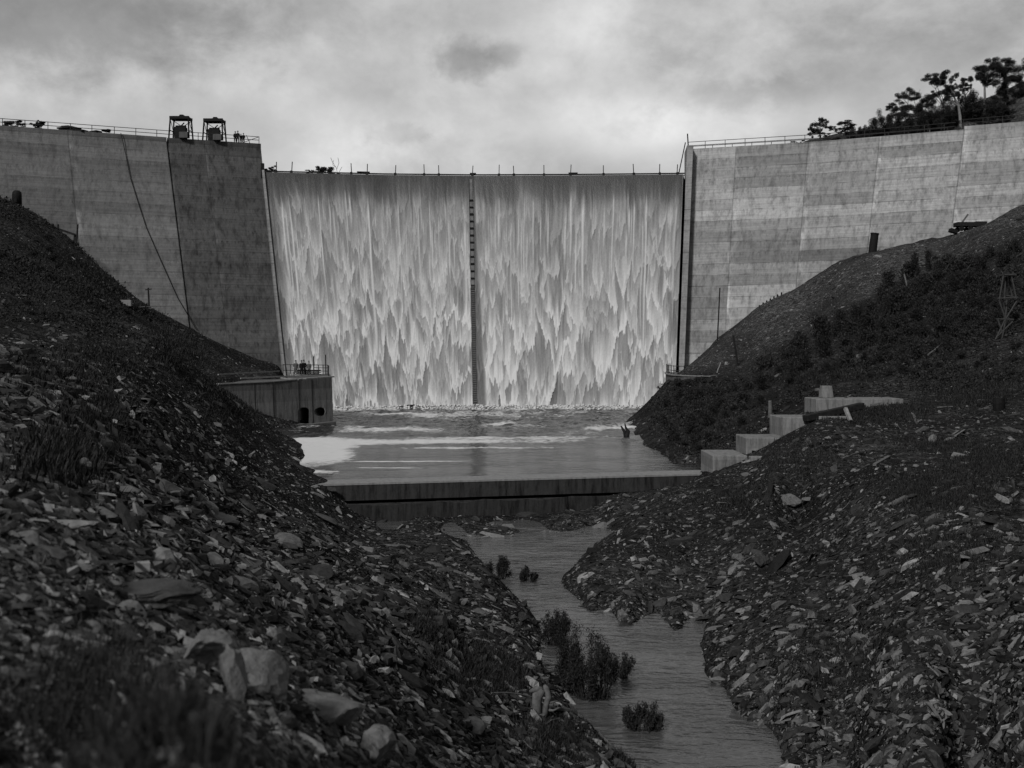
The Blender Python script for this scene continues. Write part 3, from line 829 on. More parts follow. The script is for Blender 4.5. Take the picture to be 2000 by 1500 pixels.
# leave the ladder groove open
xc = Vw[:, 0].reshape(NZW, NXW)
open_ = (np.abs(XW - gx) < .30) & (ZW < ZS - 1.2)
keep = ~(open_[:-1, :-1] & open_[1:, 1:]).ravel()
qw = qw[keep]
def foam_mat(name, dark, light, rough_d, rough_l, pos_noise=True):
    m, nt, b = new_mat(name)
    at = nn(nt, 'ShaderNodeAttribute', attribute_name='foam')
    g = nt.nodes.new('ShaderNodeNewGeometry')
    n = nn(nt, 'ShaderNodeTexNoise', ins={'Scale': 3.5, 'Detail': 5.0, 'Roughness': .7})
    mp = nt.nodes.new('ShaderNodeMapping'); mp.inputs['Scale'].default_value = (1.6, 1.6, .5)
    nt.links.new(g.outputs['Position'], mp.inputs['Vector']); nt.links.new(mp.outputs[0], n.inputs['Vector'])
    f = mth(nt, 'ADD', at.outputs['Fac'], mth(nt, 'MULTIPLY', mth(nt, 'SUBTRACT', n.outputs[0], .5), .22), clamp=True)
    r = ramp(nt, [(0.0, dark), (0.22, dark + (light - dark) * .10), (0.55, dark + (light - dark) * .40), (1.0, light)]); nt.links.new(f, r.inputs[0])
    nt.links.new(r.outputs[0], b.inputs['Base Color']); b.inputs['Specular IOR Level'].default_value = .15
    rr = nn(nt, 'ShaderNodeMapRange', ins={'To Min': rough_d, 'To Max': rough_l}); nt.links.new(f, rr.inputs[0])
    nt.links.new(rr.outputs[0], b.inputs['Roughness'])
    bp = nn(nt, 'ShaderNodeBump', ins={'Strength': .4, 'Distance': .08}); nt.links.new(n.outputs[0], bp.inputs['Height'])
    nt.links.new(bp.outputs[0], b.inputs['Normal'])
    return m
M_fall = foam_mat('falling_water', 0.024, 0.385, .35, .8)
me = mesh_np('spillway_water', Vw, [qw], [M_fall], True)
at = me.attributes.new('foam', 'FLOAT', 'POINT'); at.data.foreach_set('value', foam.ravel().astype(np.float32))
tag(link('spillway_water', me), kind='structure')

# ------------------------------------------------------------------ pool and stream
def bands(X, Y):
    u = CX + F * X / Y; v = VH - POOL_Z * F / Y
    return u, v
def water_sheet(name, x0, x1, ylines, z, mat, wave, foam_fn=None, nx=500, rowf=None):
    ys = ylines
    ny = len(ys)
    aX = np.linspace(x0, x1, nx)
    XX = aX[None, :] * np.ones((ny, 1)); YY = ys[:, None] * np.ones((1, nx))
    ZZ = z + wave(XX, YY)
    me = mesh_np(name, np.stack([XX, YY, ZZ], -1).reshape(-1, 3), [np.stack([i_[:-1, :-1], i_[:-1, 1:], i_[1:, 1:], i_[1:, :-1]], -1).reshape(-1, 4) for i_ in [np.arange(nx * ny).reshape(ny, nx)]], [mat], True)
    if foam_fn is not None:
        f = foam_fn(XX, YY)
        at = me.attributes.new('foam', 'FLOAT', 'POINT'); at.data.foreach_set('value', f.ravel().astype(np.float32))
    return link(name, me)

def water_mat(name, base, rough, sc1, sc2, dist, foam=False):
    m, nt, b = new_mat(name)
    g = nt.nodes.new('ShaderNodeNewGeometry')
    mp = nt.nodes.new('ShaderNodeMapping'); mp.inputs['Scale'].default_value = (0.45, 1, 1); nt.links.new(g.outputs['Position'], mp.inputs['Vector'])
    a = nn(nt, 'ShaderNodeTexNoise', ins={'Scale': sc1, 'Detail': 3.0, 'Roughness': .5, 'Distortion': .5})
    c = nn(nt, 'ShaderNodeTexNoise', ins={'Scale': sc2, 'Detail': 2.0, 'Roughness': .5})
    patch = nn(nt, 'ShaderNodeTexNoise', ins={'Scale': .22, 'Detail': 3.0}); nt.links.new(g.outputs['Position'], patch.inputs['Vector'])
    pr = ramp(nt, [(0.38, .25), (0.62, 1.0)]); nt.links.new(patch.outputs[0], pr.inputs[0])
    nt.links.new(mp.outputs[0], a.inputs['Vector']); nt.links.new(mp.outputs[0], c.inputs['Vector'])
    h = mth(nt, 'ADD', a.outputs[0], mth(nt, 'MULTIPLY', c.outputs[0], .3))
    h = mth(nt, 'MULTIPLY', h, pr.outputs[0])
    bp = nn(nt, 'ShaderNodeBump', ins={'Strength': 1.0, 'Distance': dist}); nt.links.new(h, bp.inputs['Height'])
    nt.links.new(bp.outputs[0], b.inputs['Normal'])
    b.inputs['Base Color'].default_value = (base, base, base, 1)
    b.inputs['Roughness'].default_value = rough
    b.inputs['IOR'].default_value = 1.33
    if foam:
        at = nn(nt, 'ShaderNodeAttribute', attribute_name='foam')
        n = nn(nt, 'ShaderNodeTexNoise', ins={'Scale': 1.6, 'Detail': 8.0, 'Roughness': .75, 'Distortion': 1.2}); nt.links.new(mp.outputs[0], n.inputs['Vector'])
        f = mth(nt, 'ADD', at.outputs['Fac'], mth(nt, 'MULTIPLY', mth(nt, 'SUBTRACT', n.outputs[0], .5), 1.9))
        fr = ramp(nt, [(0.36, 0.0), (0.58, .5), (0.95, .95)]); nt.links.new(f, fr.inputs[0])
        wf = nt.nodes.new('ShaderNodeBsdfDiffuse'); wf.inputs['Color'].default_value = (.40, .40, .40, 1)
        ms = nt.nodes.new('ShaderNodeMixShader')
        nt.links.new(fr.outputs[0], ms.inputs[0]); nt.links.new(b.outputs[0], ms.inputs[1]); nt.links.new(wf.outputs[0], ms.inputs[2])
        o = [x for x in nt.nodes if x.type == 'OUTPUT_MATERIAL'][0]
        nt.links.new(ms.outputs[0], o.inputs[0])
    return m
def weir_y(x):      # back edge of the weir
    return 69.0 + (x + 11.3) * (74.9 - 69.0) / (12.6 + 11.3)
def pool_wave(X, Y):
    rough = np.clip((Y - 92) / 40, 0.02, 1)
    return rough * ((fbm(X * .45, Y * .30, 80, 3) - .5) * .55 + (fbm(X * 1.6, Y * .9, 85, 2) - .5) * .22)
def pool_foam(X, Y):
    u, v = CX + F * X / Y, VH - POOL_Z * F / Y
    n = fbm(X * .35, Y * .2, 90, 4) - .5; n2 = fbm(X * 1.2, Y * .5, 95, 3) - .5
    def blob(x, y, rx, ry, tilt=0):
        return np.clip(1.15 - np.sqrt(((X - x) / rx) ** 2 + ((Y - y - tilt * (X - x)) / ry) ** 2), 0, 1)
    f = np.zeros_like(X)
    # backwater foam at the left shore
    f = np.maximum(f, blob(-17.5, 101, 4.2, 9.5, -1.0) * 2.2)
    f = np.maximum(f, blob(-15.4, 90, 3.2, 11, -1.2) * 1.9)
    f = np.maximum(f, blob(-14.0, 77.5, 2.4, 1.6, -.4) * 1.6)
    # long rolled line across the pool
    f = np.maximum(f, blob(-9, 103.5 , 17, 4.2, .10) * 1.4)
    f = np.maximum(f, blob(-2, 108, 12, 3.5, .05) * .95)
    f = np.maximum(f, blob(-4, 96.5, 9, 1.4, .02) * .95)
    f = np.maximum(f, blob(-8.0, 84.4, 6, .55, .03) * 1.1)
    f = np.maximum(f, blob(-8.2, 79.6, 3.6, .35, -.04) * 1.1)
    f = np.maximum(f, blob(-14, 120, 8, 6) * .85)
    f = np.maximum(f, blob(-.5, 131, 2.8, 4) * 1.0)
    f = np.maximum(f, blob(12, 123, 5, 3.5) * .95)
    f = np.maximum(f, blob(-11, 150, 12, 6) * .5)
    f = np.maximum(f, np.clip((Y - 163.6) / 2.5, 0, 1) * 1.5)
    f += .30 * np.clip((Y - 105) / 50, 0, 1)
    f = np.maximum(f, np.clip((Y - 156) / 8, 0, 1) * np.clip(.5 + n * 2.2 + n2 * 1.5, 0, 1))
    f = f + n * 1.1 * (f > 0.02) + (fbm(X * 3, Y * 1.2, 97, 2) - .5) * .5 * (f > .02) + n2 * .35 * np.clip((Y - 90) / 40, 0, 1)
    return np.clip(f, 0, 1.2) * 0.9
M_pool = water_mat('pool_water', 0.012, .18, 1.1, 3.6, .17, True)
py = np.exp(np.linspace(math.log(69), math.log(171), 520))
pool = water_sheet('pool_water', -31, 26, py, POOL_Z, M_pool, pool_wave, pool_foam, 520)
# cut the sheet off along the weir's back edge
vv = np.empty(len(pool.data.vertices) * 3, np.float32); pool.data.vertices.foreach_get('co', vv); vv = vv.reshape(-1, 3)
lim = weir_y(vv[:, 0]) + 0.5
m_ = vv[:, 1] < lim; vv[m_, 1] = lim[m_]
pool.data.vertices.foreach_set('co', vv.ravel()); pool.data.update()
tag(pool, kind='structure')
M_stream = water_mat('stream_water', 0.045, .10, 2.4, 8.0, .22)
sy = np.exp(np.linspace(math.log(8), math.log(71), 300))
stream = water_sheet('stream_water', -14, 20, sy, STREAM_Z, M_stream, lambda X, Y: (fbm(X * .8, Y * 1.2, 101, 3) - .5) * .05, None, 260)
tag(stream, kind='structure')
resw = water_sheet('reservoir_water', -200, 200, np.linspace(182, 420, 20), ZS + .02, water_mat('reservoir_water', .03, .1, .5, 2, .05), lambda X, Y: 0 * X, None, 20)
# keep it behind the curved wall
vv = np.empty(len(resw.data.vertices) * 3, np.float32); resw.data.vertices.foreach_get('co', vv); vv = vv.reshape(-1, 3)
lim = Dc(vv[:, 0]) + 3.0
m_ = vv[:, 1] < lim; vv[m_, 1] = lim[m_]
resw.data.vertices.foreach_set('co', vv.ravel()); resw.data.update()
tag(resw, kind='structure')
# broken white water where the fall meets the pool
mb = MB()
tv = []; tf = []
for k in range(2600):
    x = rs.uniform(-35, 24); far_ = rs.random() ** 2.5; pz = POOL_Z + rs.uniform(-.05, .5) * (1 - far_)
    c = S(np.array([x / 1.0]), np.array([POOL_Z]), 0)[0]
    cx_, cy_ = x, float(Dc(x)) - float(batter(POOL_Z)) - (.35 + 4.5 * far_)
    s_ = rs.uniform(.05, .24) * (.7 + .8 * vnoise(x * .5, 3.3, 7))
    k0 = len(tv)
    for dx, dy, dz in ((1, 0, 0), (-1, 0, 0), (0, 1, 0), (0, -1, 0), (0, 0, .8), (0, 0, -.6)):
        tv.append((cx_ + dx * s_ * rs.uniform(.7, 1.6), cy_ + dy * s_, pz + dz * s_ * rs.uniform(.6, 1.3)))
    for a, b_, c_ in ((0, 2, 4), (2, 1, 4), (1, 3, 4), (3, 0, 4), (2, 0, 5), (1, 2, 5), (3, 1, 5), (0, 3, 5)):
        tf.append((k0 + a, k0 + b_, k0 + c_))
M_spray = plain('spray_foam', .3, .42, 3, .9)
tag(link('splash_water', mesh_np('splash_water', np.array(tv), [np.array(tf)], [M_spray], True)), kind='structure')
# ------------------------------------------------------------------ weir
M_weir = concrete_obj('weir_concrete', 0.020, stain=0.95, contrast=.2, lift=1.15)
M_weirtop = concrete_obj('weir_cap', 0.15, stain=0.35, contrast=.05, lift=10)
M_block = concrete_obj('block_concrete', 0.12, stain=0.65, contrast=.16, lift=.62)
M_house = concrete_obj('house_concrete', 0.10, stain=0.6, contrast=.38, lift=1.35)
weir = thing('weir', (0, 72, STREAM_Z), 'low stepped concrete weir wall holding back the pool above the stream', 'weir')
def wall_strip(mb, x0, x1, f0, f1, z0, z1, n=24, jag=0.0):
    """strip along the weir line between two offsets in front of / behind it"""
    xs = np.linspace(x0, x1, n)
    vs = []
    for x in xs:
        y = weir_y(x); j = jag * random.uniform(-1, 1)
        vs += [(x, y - f0, z0), (x, y - f0, z1 + j), (x, y + f1, z1), (x, y + f1, z0)]
    fs = []
    for i in range(n - 1):
        for k in range(4):
            a = i * 4 + k; b = i * 4 + (k + 1) % 4
            fs.append((a, a + 4, b + 4, b))
    fs.append((0, 1, 2, 3)); m = (n - 1) * 4; fs.append((m + 3, m + 2, m + 1, m))
    mb.add(vs, fs)
mb = MB(); wall_strip(mb, -17, 13.2, 0, 2.2, -9.08, -8.12); mb.build('weir_wall', M_weir, weir)
mb = MB(); wall_strip(mb, -17, 13.2, -.5, 2.2, -10.9, -9.083); mb.build('weir_footing', M_weir, weir)
mb = MB(); wall_strip(mb, -17, 13.2, 0.03, 2.25, -8.118, -8.0, jag=.012); mb.build('weir_cap', M_weirtop, weir)
mb = MB(); wall_strip(mb, -14, 7.5, 1.0, -0.52, -11.2, -9.20, jag=.12); mb.build('weir_step', M_weir, weir)
# ------------------------------------------------------------------ stepped blocks
def block(u_left, D, u_back, vt, u_right, vb, label, name='concrete_block', skew=0.0):
    x0 = (u_left - CX) * D / F; x1 = (u_right - CX) * D / F
    y1 = min(x0 * F / (u_back - CX), D + 4.6)
    zt = -(vt - VH) * D / F; zb = -(vb - VH) * D / F
    mb = MB()
    mb.add([(x0, D, zb), (x1, D + skew, zb), (x1, y1 + skew, zb), (x0, y1, zb), (x0, D, zt), (x1, D + skew, zt), (x1, y1 + skew, zt), (x0, y1, zt)],
           [(3, 2, 1, 0), (4, 5, 6, 7), (0, 1, 5, 4), (1, 2, 6, 5), (2, 3, 7, 6), (3, 0, 4, 7)])
    o = mb.build(name, M_block, None, bevel=.05, kind_loc=((x0 + x1) / 2, D, zb))
    return tag(o, label, 'block', 'stepped blocks climbing the right bank')
block(1392, 72.0, 1369, 890, 1460, 965, 'lowest pale concrete block, at the right end of the weir')
block(1457, 73.6, 1437, 855, 1550, 945, 'second concrete block up, just above the block at the end of the weir')
block(1525, 75.2, 1503, 815, 1640, 900, 'third concrete block up, its top half hidden under a dark slanting beam')
block(1594, 77.0, 1571, 779, 1765, 860, 'topmost and longest concrete block, carrying the small tapered pedestal')
block(1600, 74.6, 1598, 813, 1662, 850, 'small concrete stub beneath the dark slanting beam')
block(1466, 70.2, 1462, 892, 1502, 925, 'small dark concrete stub beside the lowest block')
D = 78.6; c = PX(1615, 777, D)
mb = MB(); mb.box((c.x, D + .2, c.z + .42), (.84, .84, .84), taper=.8)
tag(mb.build('pedestal', M_block, None, bevel=.03, kind_loc=(c.x, D, c.z)), 'small tapered concrete pedestal standing on the topmost block', 'pedestal')
mb = MB(); mb.bar(PX(1572, 817, 74.7), PX(1684, 792, 76.4), .55, .4)
tag(mb.build('timber_beam', M_wooddk, None, bevel=.03, kind_loc=PX(1578, 816, 74.4)), 'dark thick timber beam slanting up to the right against the stepped blocks', 'beam')
mb = MB(); mb.bar(PX(1651, 797, 74.5), PX(1661, 822, 73.9), .2)
tag(mb.build('timber_prop', plain('pale_timber', .10, .2, 4, .9), None, kind_loc=PX(1661, 822, 73.9)), 'short pale timber prop leaning beside the dark beam', 'prop')

# ------------------------------------------------------------------ outlet house at the left of the fall
house = thing('outlet_house', (-22, 128, POOL_Z), 'dark stained concrete outlet house with an arched doorway beside a round opening', 'outlet house')
fp = [(652, 132.0, 828), (648, 131, 828), (590, 127.5, 0), (532, 124.0, 0), (424, 118.5, 0), (330, 114, 0)]
tops = {652: 737, 648: 737, 590: 741, 532: 746, 424: 751, 330: 756}
plan = [(-(CX - u) * D / F, D, -(tops[u] - VH) * D / F) for u, D, _ in fp[1:]]
plan[0] = (plan[0][0], plan[0][1], plan[0][2])
back = [(p[0] * (1 + 22 / p[1]) - (.3 if i == 0 else 0), p[1] + 22, p[2] + .05) for i, p in enumerate(plan)]
vs = []; n = len(plan)
for p in plan: vs.append((p[0] + .28, p[1] - .25, -9.6))
for p in plan: vs.append(p)
for p in back: vs.append(p)
for p in back: vs.append((p[0] + .3, p[1], -9.6))
fs = []
for i in range(n - 1):
    fs += [(i, i + n, i + n + 1, i + 1), (i + n, i + 2 * n, i + 2 * n + 1, i + n + 1), (i + 2 * n, i + 3 * n, i + 3 * n + 1, i + 2 * n + 1), (i + 3 * n, i, i + 1, i + 3 * n + 1)]
fs += [(0, 3 * n, 2 * n, n), (n - 1, 2 * n - 1, 3 * n - 1, 4 * n - 1)]
hw = MB().add(vs, fs).build('house_wall', M_house, house)
import bmesh
bm = bmesh.new(); bm.from_mesh(hw.data); bmesh.ops.recalc_face_normals(bm, faces=bm.faces); bm.to_mesh(hw.data); bm.free()
cut = MB()
D = 129.7
cc_ = PX(625, 804, D)
cut.tube([cc_ + Vector((.0, -2.0, 0)), cc_ + Vector((.15, 3.4, 0))], .52, 24)
D = 128.0
a0 = PX(585.5, 836, D); a1 = PX(602, 802, D)
pts = [(a0.x, a0.z), (a1.x, a0.z), (a1.x, a1.z)] + [((a0.x + a1.x) / 2 + (a1.x - a0.x) / 2 * math.cos(t), a1.z + .42 * math.sin(t)) for t in np.linspace(.3, math.pi - .3, 7)] + [(a0.x, a1.z)]
m = len(pts)
cut.add([(x, D - 2.4, z) for x, z in pts] + [(x + .2, D + 4, z) for x, z in pts], [tuple(range(m)), tuple(range(2 * m - 1, m - 1, -1))] + [(i, i + m, (i + 1) % m + m, (i + 1) % m) for i in range(m)])
co = cut.build('cutter', M_house, None)
bm = bmesh.new(); bm.from_mesh(co.data); bmesh.ops.recalc_face_normals(bm, faces=bm.faces); bm.to_mesh(co.data); bm.free()
bmod = hw.modifiers.new('openings', 'BOOLEAN'); bmod.object = co; bmod.solver = 'EXACT'; bmod.use_self = True
bpy.context.view_layer.update()
dg = bpy.context.evaluated_depsgraph_get()
me2 = bpy.data.meshes.new_from_object(hw.evaluated_get(dg))
hw.modifiers.clear(); hw.data = me2
bpy.data.objects.remove(co)
# pale collar inside the round opening, jambs' raised band, footing, coping slab
mb = MB()
K = 24; vs = []; 
for k in range(K):
    t = 2 * math.pi * k / K; 
    for rr, yy in ((.62, .0), (.62, 1.5), (.57, 1.5), (.57, .0)):
        vs.append((cc_.x + rr * math.cos(t) - .02, cc_.y + yy + .15, cc_.z + rr * math.sin(t)))
fs = []
for k in range(K):
    for j in range(4):
        a = k * 4 + j; b_ = k * 4 + (j + 1) % 4; c_ = ((k + 1) % K) * 4
        fs.append((a, c_ + j, c_ + (j + 1) % 4, b_))
mb.add(vs, fs).build('opening_collar', M_weirtop, house)
mb = MB()
for i in range(len(plan) - 2):
    a = Vector(plan[i]); b_ = Vector(plan[i + 1])
    mb.bar(Vector((a.x + .3, a.y - .7, -8.15)), Vector((b_.x + .3, b_.y - .7, -8.25)), .9, .5)
mb.build('footing', concrete_obj('footing_concrete', .09, .3, .05, 9), house)
mb = MB(); mb.bar(Vector(plan[0]) + Vector((-.25, .9, .06)), Vector(plan[1]) + Vector((-.1, .9, .07)), 1.2, .14)
mb.bar(Vector(plan[1]) + Vector((-.1, .25, .05)), Vector(plan[2]) + Vector((0, .25, .05)), .5, .12)
mb.bar(Vector(plan[2]) + Vector((0, .25, .05)), Vector(plan[3]) + Vector((0, .25, .05)), .5, .12)
mb.build('coping', concrete_obj('coping_concrete', .14, .3, .05, 9), house)
for u_ in (497, 533, 583, 609):
    D_ = float(np.interp(u_, [424, 532, 590, 648], [118.5, 124, 127.5, 131])) - .06
    zt_ = float(np.interp(u_, [424, 532, 590, 648], [plan[3][2], plan[2][2], plan[1][2], plan[0][2]])) - .1
    MB().bar(((u_ - CX) * D_ / F + .2, D_ - .2, -8.6), ((u_ - CX) * D_ / F, D_, zt_), .07, .07).build('joint', M_wooddk, house)
# railing at the deck's right end
dz = plan[0][2] + .12
rail = MB()
pR = [Vector(((u - CX) * D_ / F, D_, dz)) for u, D_ in ((642, 132), (640, 141), (613, 143), (553, 148))]
for h in (.45, .85, 1.2):
    rail.tube([p + Vector((0, 0, h)) for p in (pR[:3] if h == .85 else pR)], .045, 6)
ro = rail.build('deck_rail', M_rail, house)
def on(a, b, t): return a + (b - a) * t
for a, b, ts in ((pR[0], pR[1], (0, .33, .66)), (pR[1], pR[2], (0, .33, .66, 1)), (pR[2], pR[3], (.25, .5, .75, 1))):
    for t in ts:
        p = on(a, b, t); MB().tube([p, p + Vector((0, 0, 1.25))], .05, 6).build('post', M_rail, ro)
for u, D_, h in ((613, 142.5, 2.3), (636.5, 140.5, 2.5)):
    p = Vector(((u - CX) * D_ / F, D_, dz)); tag(MB().tube([p, p + Vector((-.03, 0, h))], .07, 6).build('tall_post', M_black, ro))
# planks stacked on the deck
pl = thing('plank_stack', (-23.5, 136, dz), 'dark stack of timber planks lying on the outlet house deck behind the people', 'plank stack', None)
for k in range(5):
    z = dz + .1 + .13 * k
    a = PX(577 + 3 * math.sin(k * 2), 730, 138); b_ = PX(626 - 4 * (k % 2), 730, 137.4)
    MB().bar((a.x, a.y, z), (b_.x, b_.y, z), .55 - .05 * k, .1).build('plank', M_wooddk, pl)
# pipes / long timbers lying on the rubble left of the deck
for i, (u0, v0, D0, u1, v1, D1, lab) in enumerate([(426, 731.5, 124, 545, 725, 139, 'long thin pipe lying on the rubble behind the outlet house, the upper one'),
        (470, 739, 123, 592, 733.5, 131, 'long pale plank lying on the rubble just above the outlet house wall'),
        (548, 738, 127, 583, 741.5, 127, 'short pale plank lying across the coping of the outlet house')]):
    a = PX(u0, v0, D0); b_ = PX(u1, v1, D1)
    tag(MB().bar(a, b_, .14, .14).build('plank' if i else 'pipe', plain('grey_plank%d' % i, .10, .2, 3, .9), None, kind_loc=a), lab, 'plank' if i else 'pipe')

# ------------------------------------------------------------------ right landing with its curved wall
land = thing('landing', (22, 140, -8), 'small rounded concrete landing with a railing at the right foot of the fall', 'landing')
zt = -2.72
lp = [(1338, 162), (1304, 161.5), (1300, 156), (1300.5, 150), (1304, 144), (1314, 138.5), (1334, 134.5), (1362, 132), (1400, 131)]
lp3 = [Vector(((u - CX) * D_ / F, D_, zt)) for u, D_ in lp]
mb = MB()
n = len(lp3)
vs = [(p.x, p.y, -9) for p in lp3] + [tuple(p) for p in lp3]
mb.add(vs, [(i, i + n, i + n + 1, i + 1) for i in range(n - 1)] + [(2 * n - 1,) + tuple(range(n, 2 * n - 1))])
mb.build('landing_wall', concrete_obj('landing_concrete', .08, .4, .15, 1.3), land)
mb = MB()
for a, b_ in zip(lp3[1:-1], lp3[2:]): mb.bar(a + Vector((.1, .1, .05)), b_ + Vector((.1, .1, .05)), .5, .12)
mb.build('landing_coping', M_weirtop, land)
mb = MB()
for h in (.6, 1.15): mb.tube([p + Vector((.15, .15, h)) for p in lp3[2:]], .04, 6)
lr = mb.build('landing_rail', M_rail, land)
for a, b_ in zip(lp3[2:-1], lp3[3:]):
    for t in (0, .5):
        p = on(a, b_, t) + Vector((.15, .15, 0)); MB().tube([p, p + Vector((0, 0, 1.25))], .05, 6).build('post', M_rail, lr)

# ------------------------------------------------------------------ on the dam's crest
def gantry(u, label):
    x = X_of_u(u, -1.4); y = float(Dc(x)) + 1.4; z = ZC
    t = thing('gate_hoist', (x, y, z), label, 'hoist', 'gate hoists on the dam crest')
    W, Wt, Dp, H = 1.55, 1.38, 1.1, 3.15
    for sx in (-1, 1):
        for sy in (-1, 1):
            MB().bar((x + sx * W, y + sy * Dp, z), (x + sx * (Wt if sy < 0 else Wt * .98), y + sy * Dp * .8, z + H), .17).build('leg', M_black, t)
    mb = MB()
    for sy in (-1, 1): mb.bar((x - Wt - .12, y + sy * Dp * .8, z + H + .1), (x + Wt + .12, y + sy * Dp * .8, z + H + .1), .24, .42)
    for sx in (-1, 1): mb.bar((x + sx * Wt, y - Dp * .8, z + H + .05), (x + sx * Wt, y + Dp * .8, z + H + .05), .2, .34)
    mb.box((x, y, z + H + .15), (2.2, 1.3, .12))
    mb.build('head_beam', M_black, t)
    mb = MB(); mb.box((x + .12, y, z + H + .5), (.55, .6, .34)); mb.tube([(x - .3, y, z + H + .45), (x + .55, y, z + H + .45)], .14, 10); mb.build('sheave', M_black, t)
    mb = MB()
    for sy in (1, -1):
        if sy > 0:
            mb.bar((x - Wt, y + sy * .95, z + H - .1), (x + W - .1, y + sy * .95, z + 1.2), .09); mb.bar((x + Wt, y + sy * .95, z + H - .1), (x - W + .1, y + sy * .95, z + 1.2), .09)
    for sx in (-1, 1):
        mb.bar((x + sx * Wt, y - .9, z + H - .1), (x + sx * (W - .1), y + 1.0, z + 1.3), .07)
        mb.bar((x + sx * W * .96, y - 1.0, z + 1.35), (x + sx * W * .96, y + 1.0, z + 1.35), .08)
    mb.build('brace', M_black, t)
    mb = MB(); mb.box((x - .12, y + .3, z + 1.0), (1.75, 1.1, 1.9)); mb.tube([(x - .9, y + .3, z + 2.05), (x + .7, y + .3, z + 2.05)], .22, 10)
    mb.bar((x - .2, y + .2, z + 2.0), (x + .45, y + .2, z + 2.65), .16)
    mb.build('winch', M_black, t, bevel=.03)
    MB().box((x + .78, y - 1.15, z + .48), (1.3, .7, .9)).build('counterweight', concrete_obj('cw%d' % int(u), .05, .3, .1, 5), t, bevel=.03)
    return t
gantry(353.5, 'steel gate hoist with winch on the left crest, the one farther from the people')
gantry(419, 'steel gate hoist with winch on the left crest, the one nearer the people')
# timber pile on the left crest
x = X_of_u(140, -3); y = float(Dc(x)) + 2.6
tp = thing('timber_pile', (x, y, ZC), 'low dark pile of stacked timber behind the railing on the left crest', 'timber pile')
for k, (x0, x1, z0, h) in enumerate(((-3.6, 3.0, .1, .25), (-3.2, 2.2, .35, .22), (-2.4, 1.6, .58, .22), (-2.0, .9, .8, .2), (-1.2, .2, 1.0, .16), (1.2, 4.6, .14, .2), (-4.4, -2.6, .14, .2))):
    MB().box((x + (x0 + x1) / 2, y + .1 * (k % 3), ZC + z0), (x1 - x0, 1.2, h), Matrix.Rotation(.04 * math.sin(k * 2.1), 3, 'Y') @ Matrix.Rotation(-.42, 3, 'Z')).build('timber', M_wooddk, tp)
# cable hanging down the left face
def on_face(u, v, off=.1):
    z = (VH - v) * 170 / F
    x = -50.0
    for _ in range(30):
        s_ = S(np.array([x]), np.array([z]), off)[0]
        z = (VH - v) * s_[1] / F
        x += ((u - CX) * s_[1] / F - s_[0]) * .8
    return Vector(S(np.array([x]), np.array([z]), off)[0])
cab = [on_face(u, v, .25) for u, v in ((236, 263), (245, 299), (255, 348), (270, 396), (286, 445), (311, 502), (346, 580), (385, 646))]
cab[0].z = ZC + .1
cpts2 = []
for i in range(len(cab) - 1):
    for t in (0, .25, .5, .75): cpts2.append(cab[i].lerp(cab[i + 1], t))
cpts2.append(cab[-1])
tag(MB().tube(cpts2, .055, 6).build('cable', M_black, None, kind_loc=cab[0]), 'thick black cable sagging down the face of the left dam wall', 'cable')
# ------------------------------------------------------------------ things on the slopes
def G(u, v, dmin=1.2):
    p = hit(u, v, dmin)
    if p is None: p = PX(u, v, 150)
    return p
def pole(name, u0, v0, u1, v1, r, mat, label, cat, D=None, group=None, sink=.3):
    g = G(u0, v0) if D is None else PX(u0, v0, D)
    if D is not None: g.z = min(g.z, float(hgt(g.x, g.y)))
    top = PX(u1, v1, g.y - .2)
    d = (top - g).normalized()
    o = MB().tube([g - d * sink, g.lerp(top, .5) + Vector((.01, 0, 0)), top], [r, r * .95, r * .85], 8).build(name, mat, None, kind_loc=g)
    return tag(o, label, cat, group)
pole('post', 1441, 714, 1432, 655, .13, M_wooddk, 'dark leaning post on the rubble slope right of the fall', 'post')
pole('pole', 1401, 664, 1406, 562, .10, M_wooddk, 'long dark pole propped against the right dam wall above the rubble', 'pole', D=158)
pole('post', 1504, 815, 1504, 783, .16, plain('grey_post', .05, .12, 4, .9), 'short weathered post among the scrub left of the topmost block', 'post')
pole('post', 1987, 525, 1977, 474, .10, M_wooddk, 'thin dark pole at the right edge above the pole tower', 'post')
for i, (u, v) in enumerate(((1483, 603), (1490, 598), (1497, 594), (1504, 590), (1511, 586), (1518, 582), (1526, 578))):
    pole('stake', u, v + 2, u + .6, v - 7, .12, M_wooddk, 'small dark stake in the short row along the top of the right rubble slope', 'stake', D=156, group='stakes along the right rubble slope')
# tank
g = PX(1706, 498, 154); g.z = float(hgt(g.x, g.y)) - .1
tk = thing('iron_tank', g, 'tall dark iron cylinder standing upright on the slope against the right dam wall', 'tank')
MB().tube([g + Vector((-.2, 0, -.5)), g + Vector((.0, 0, 1.2)), g + Vector((.18, 0, 2.55))], [.55, .55, .52], 20).build('drum', M_black, tk)
MB().tube([g + Vector((.17, 0, 2.5)), g + Vector((.19, 0, 2.66))], .58, 20).build('rim', M_black, tk)
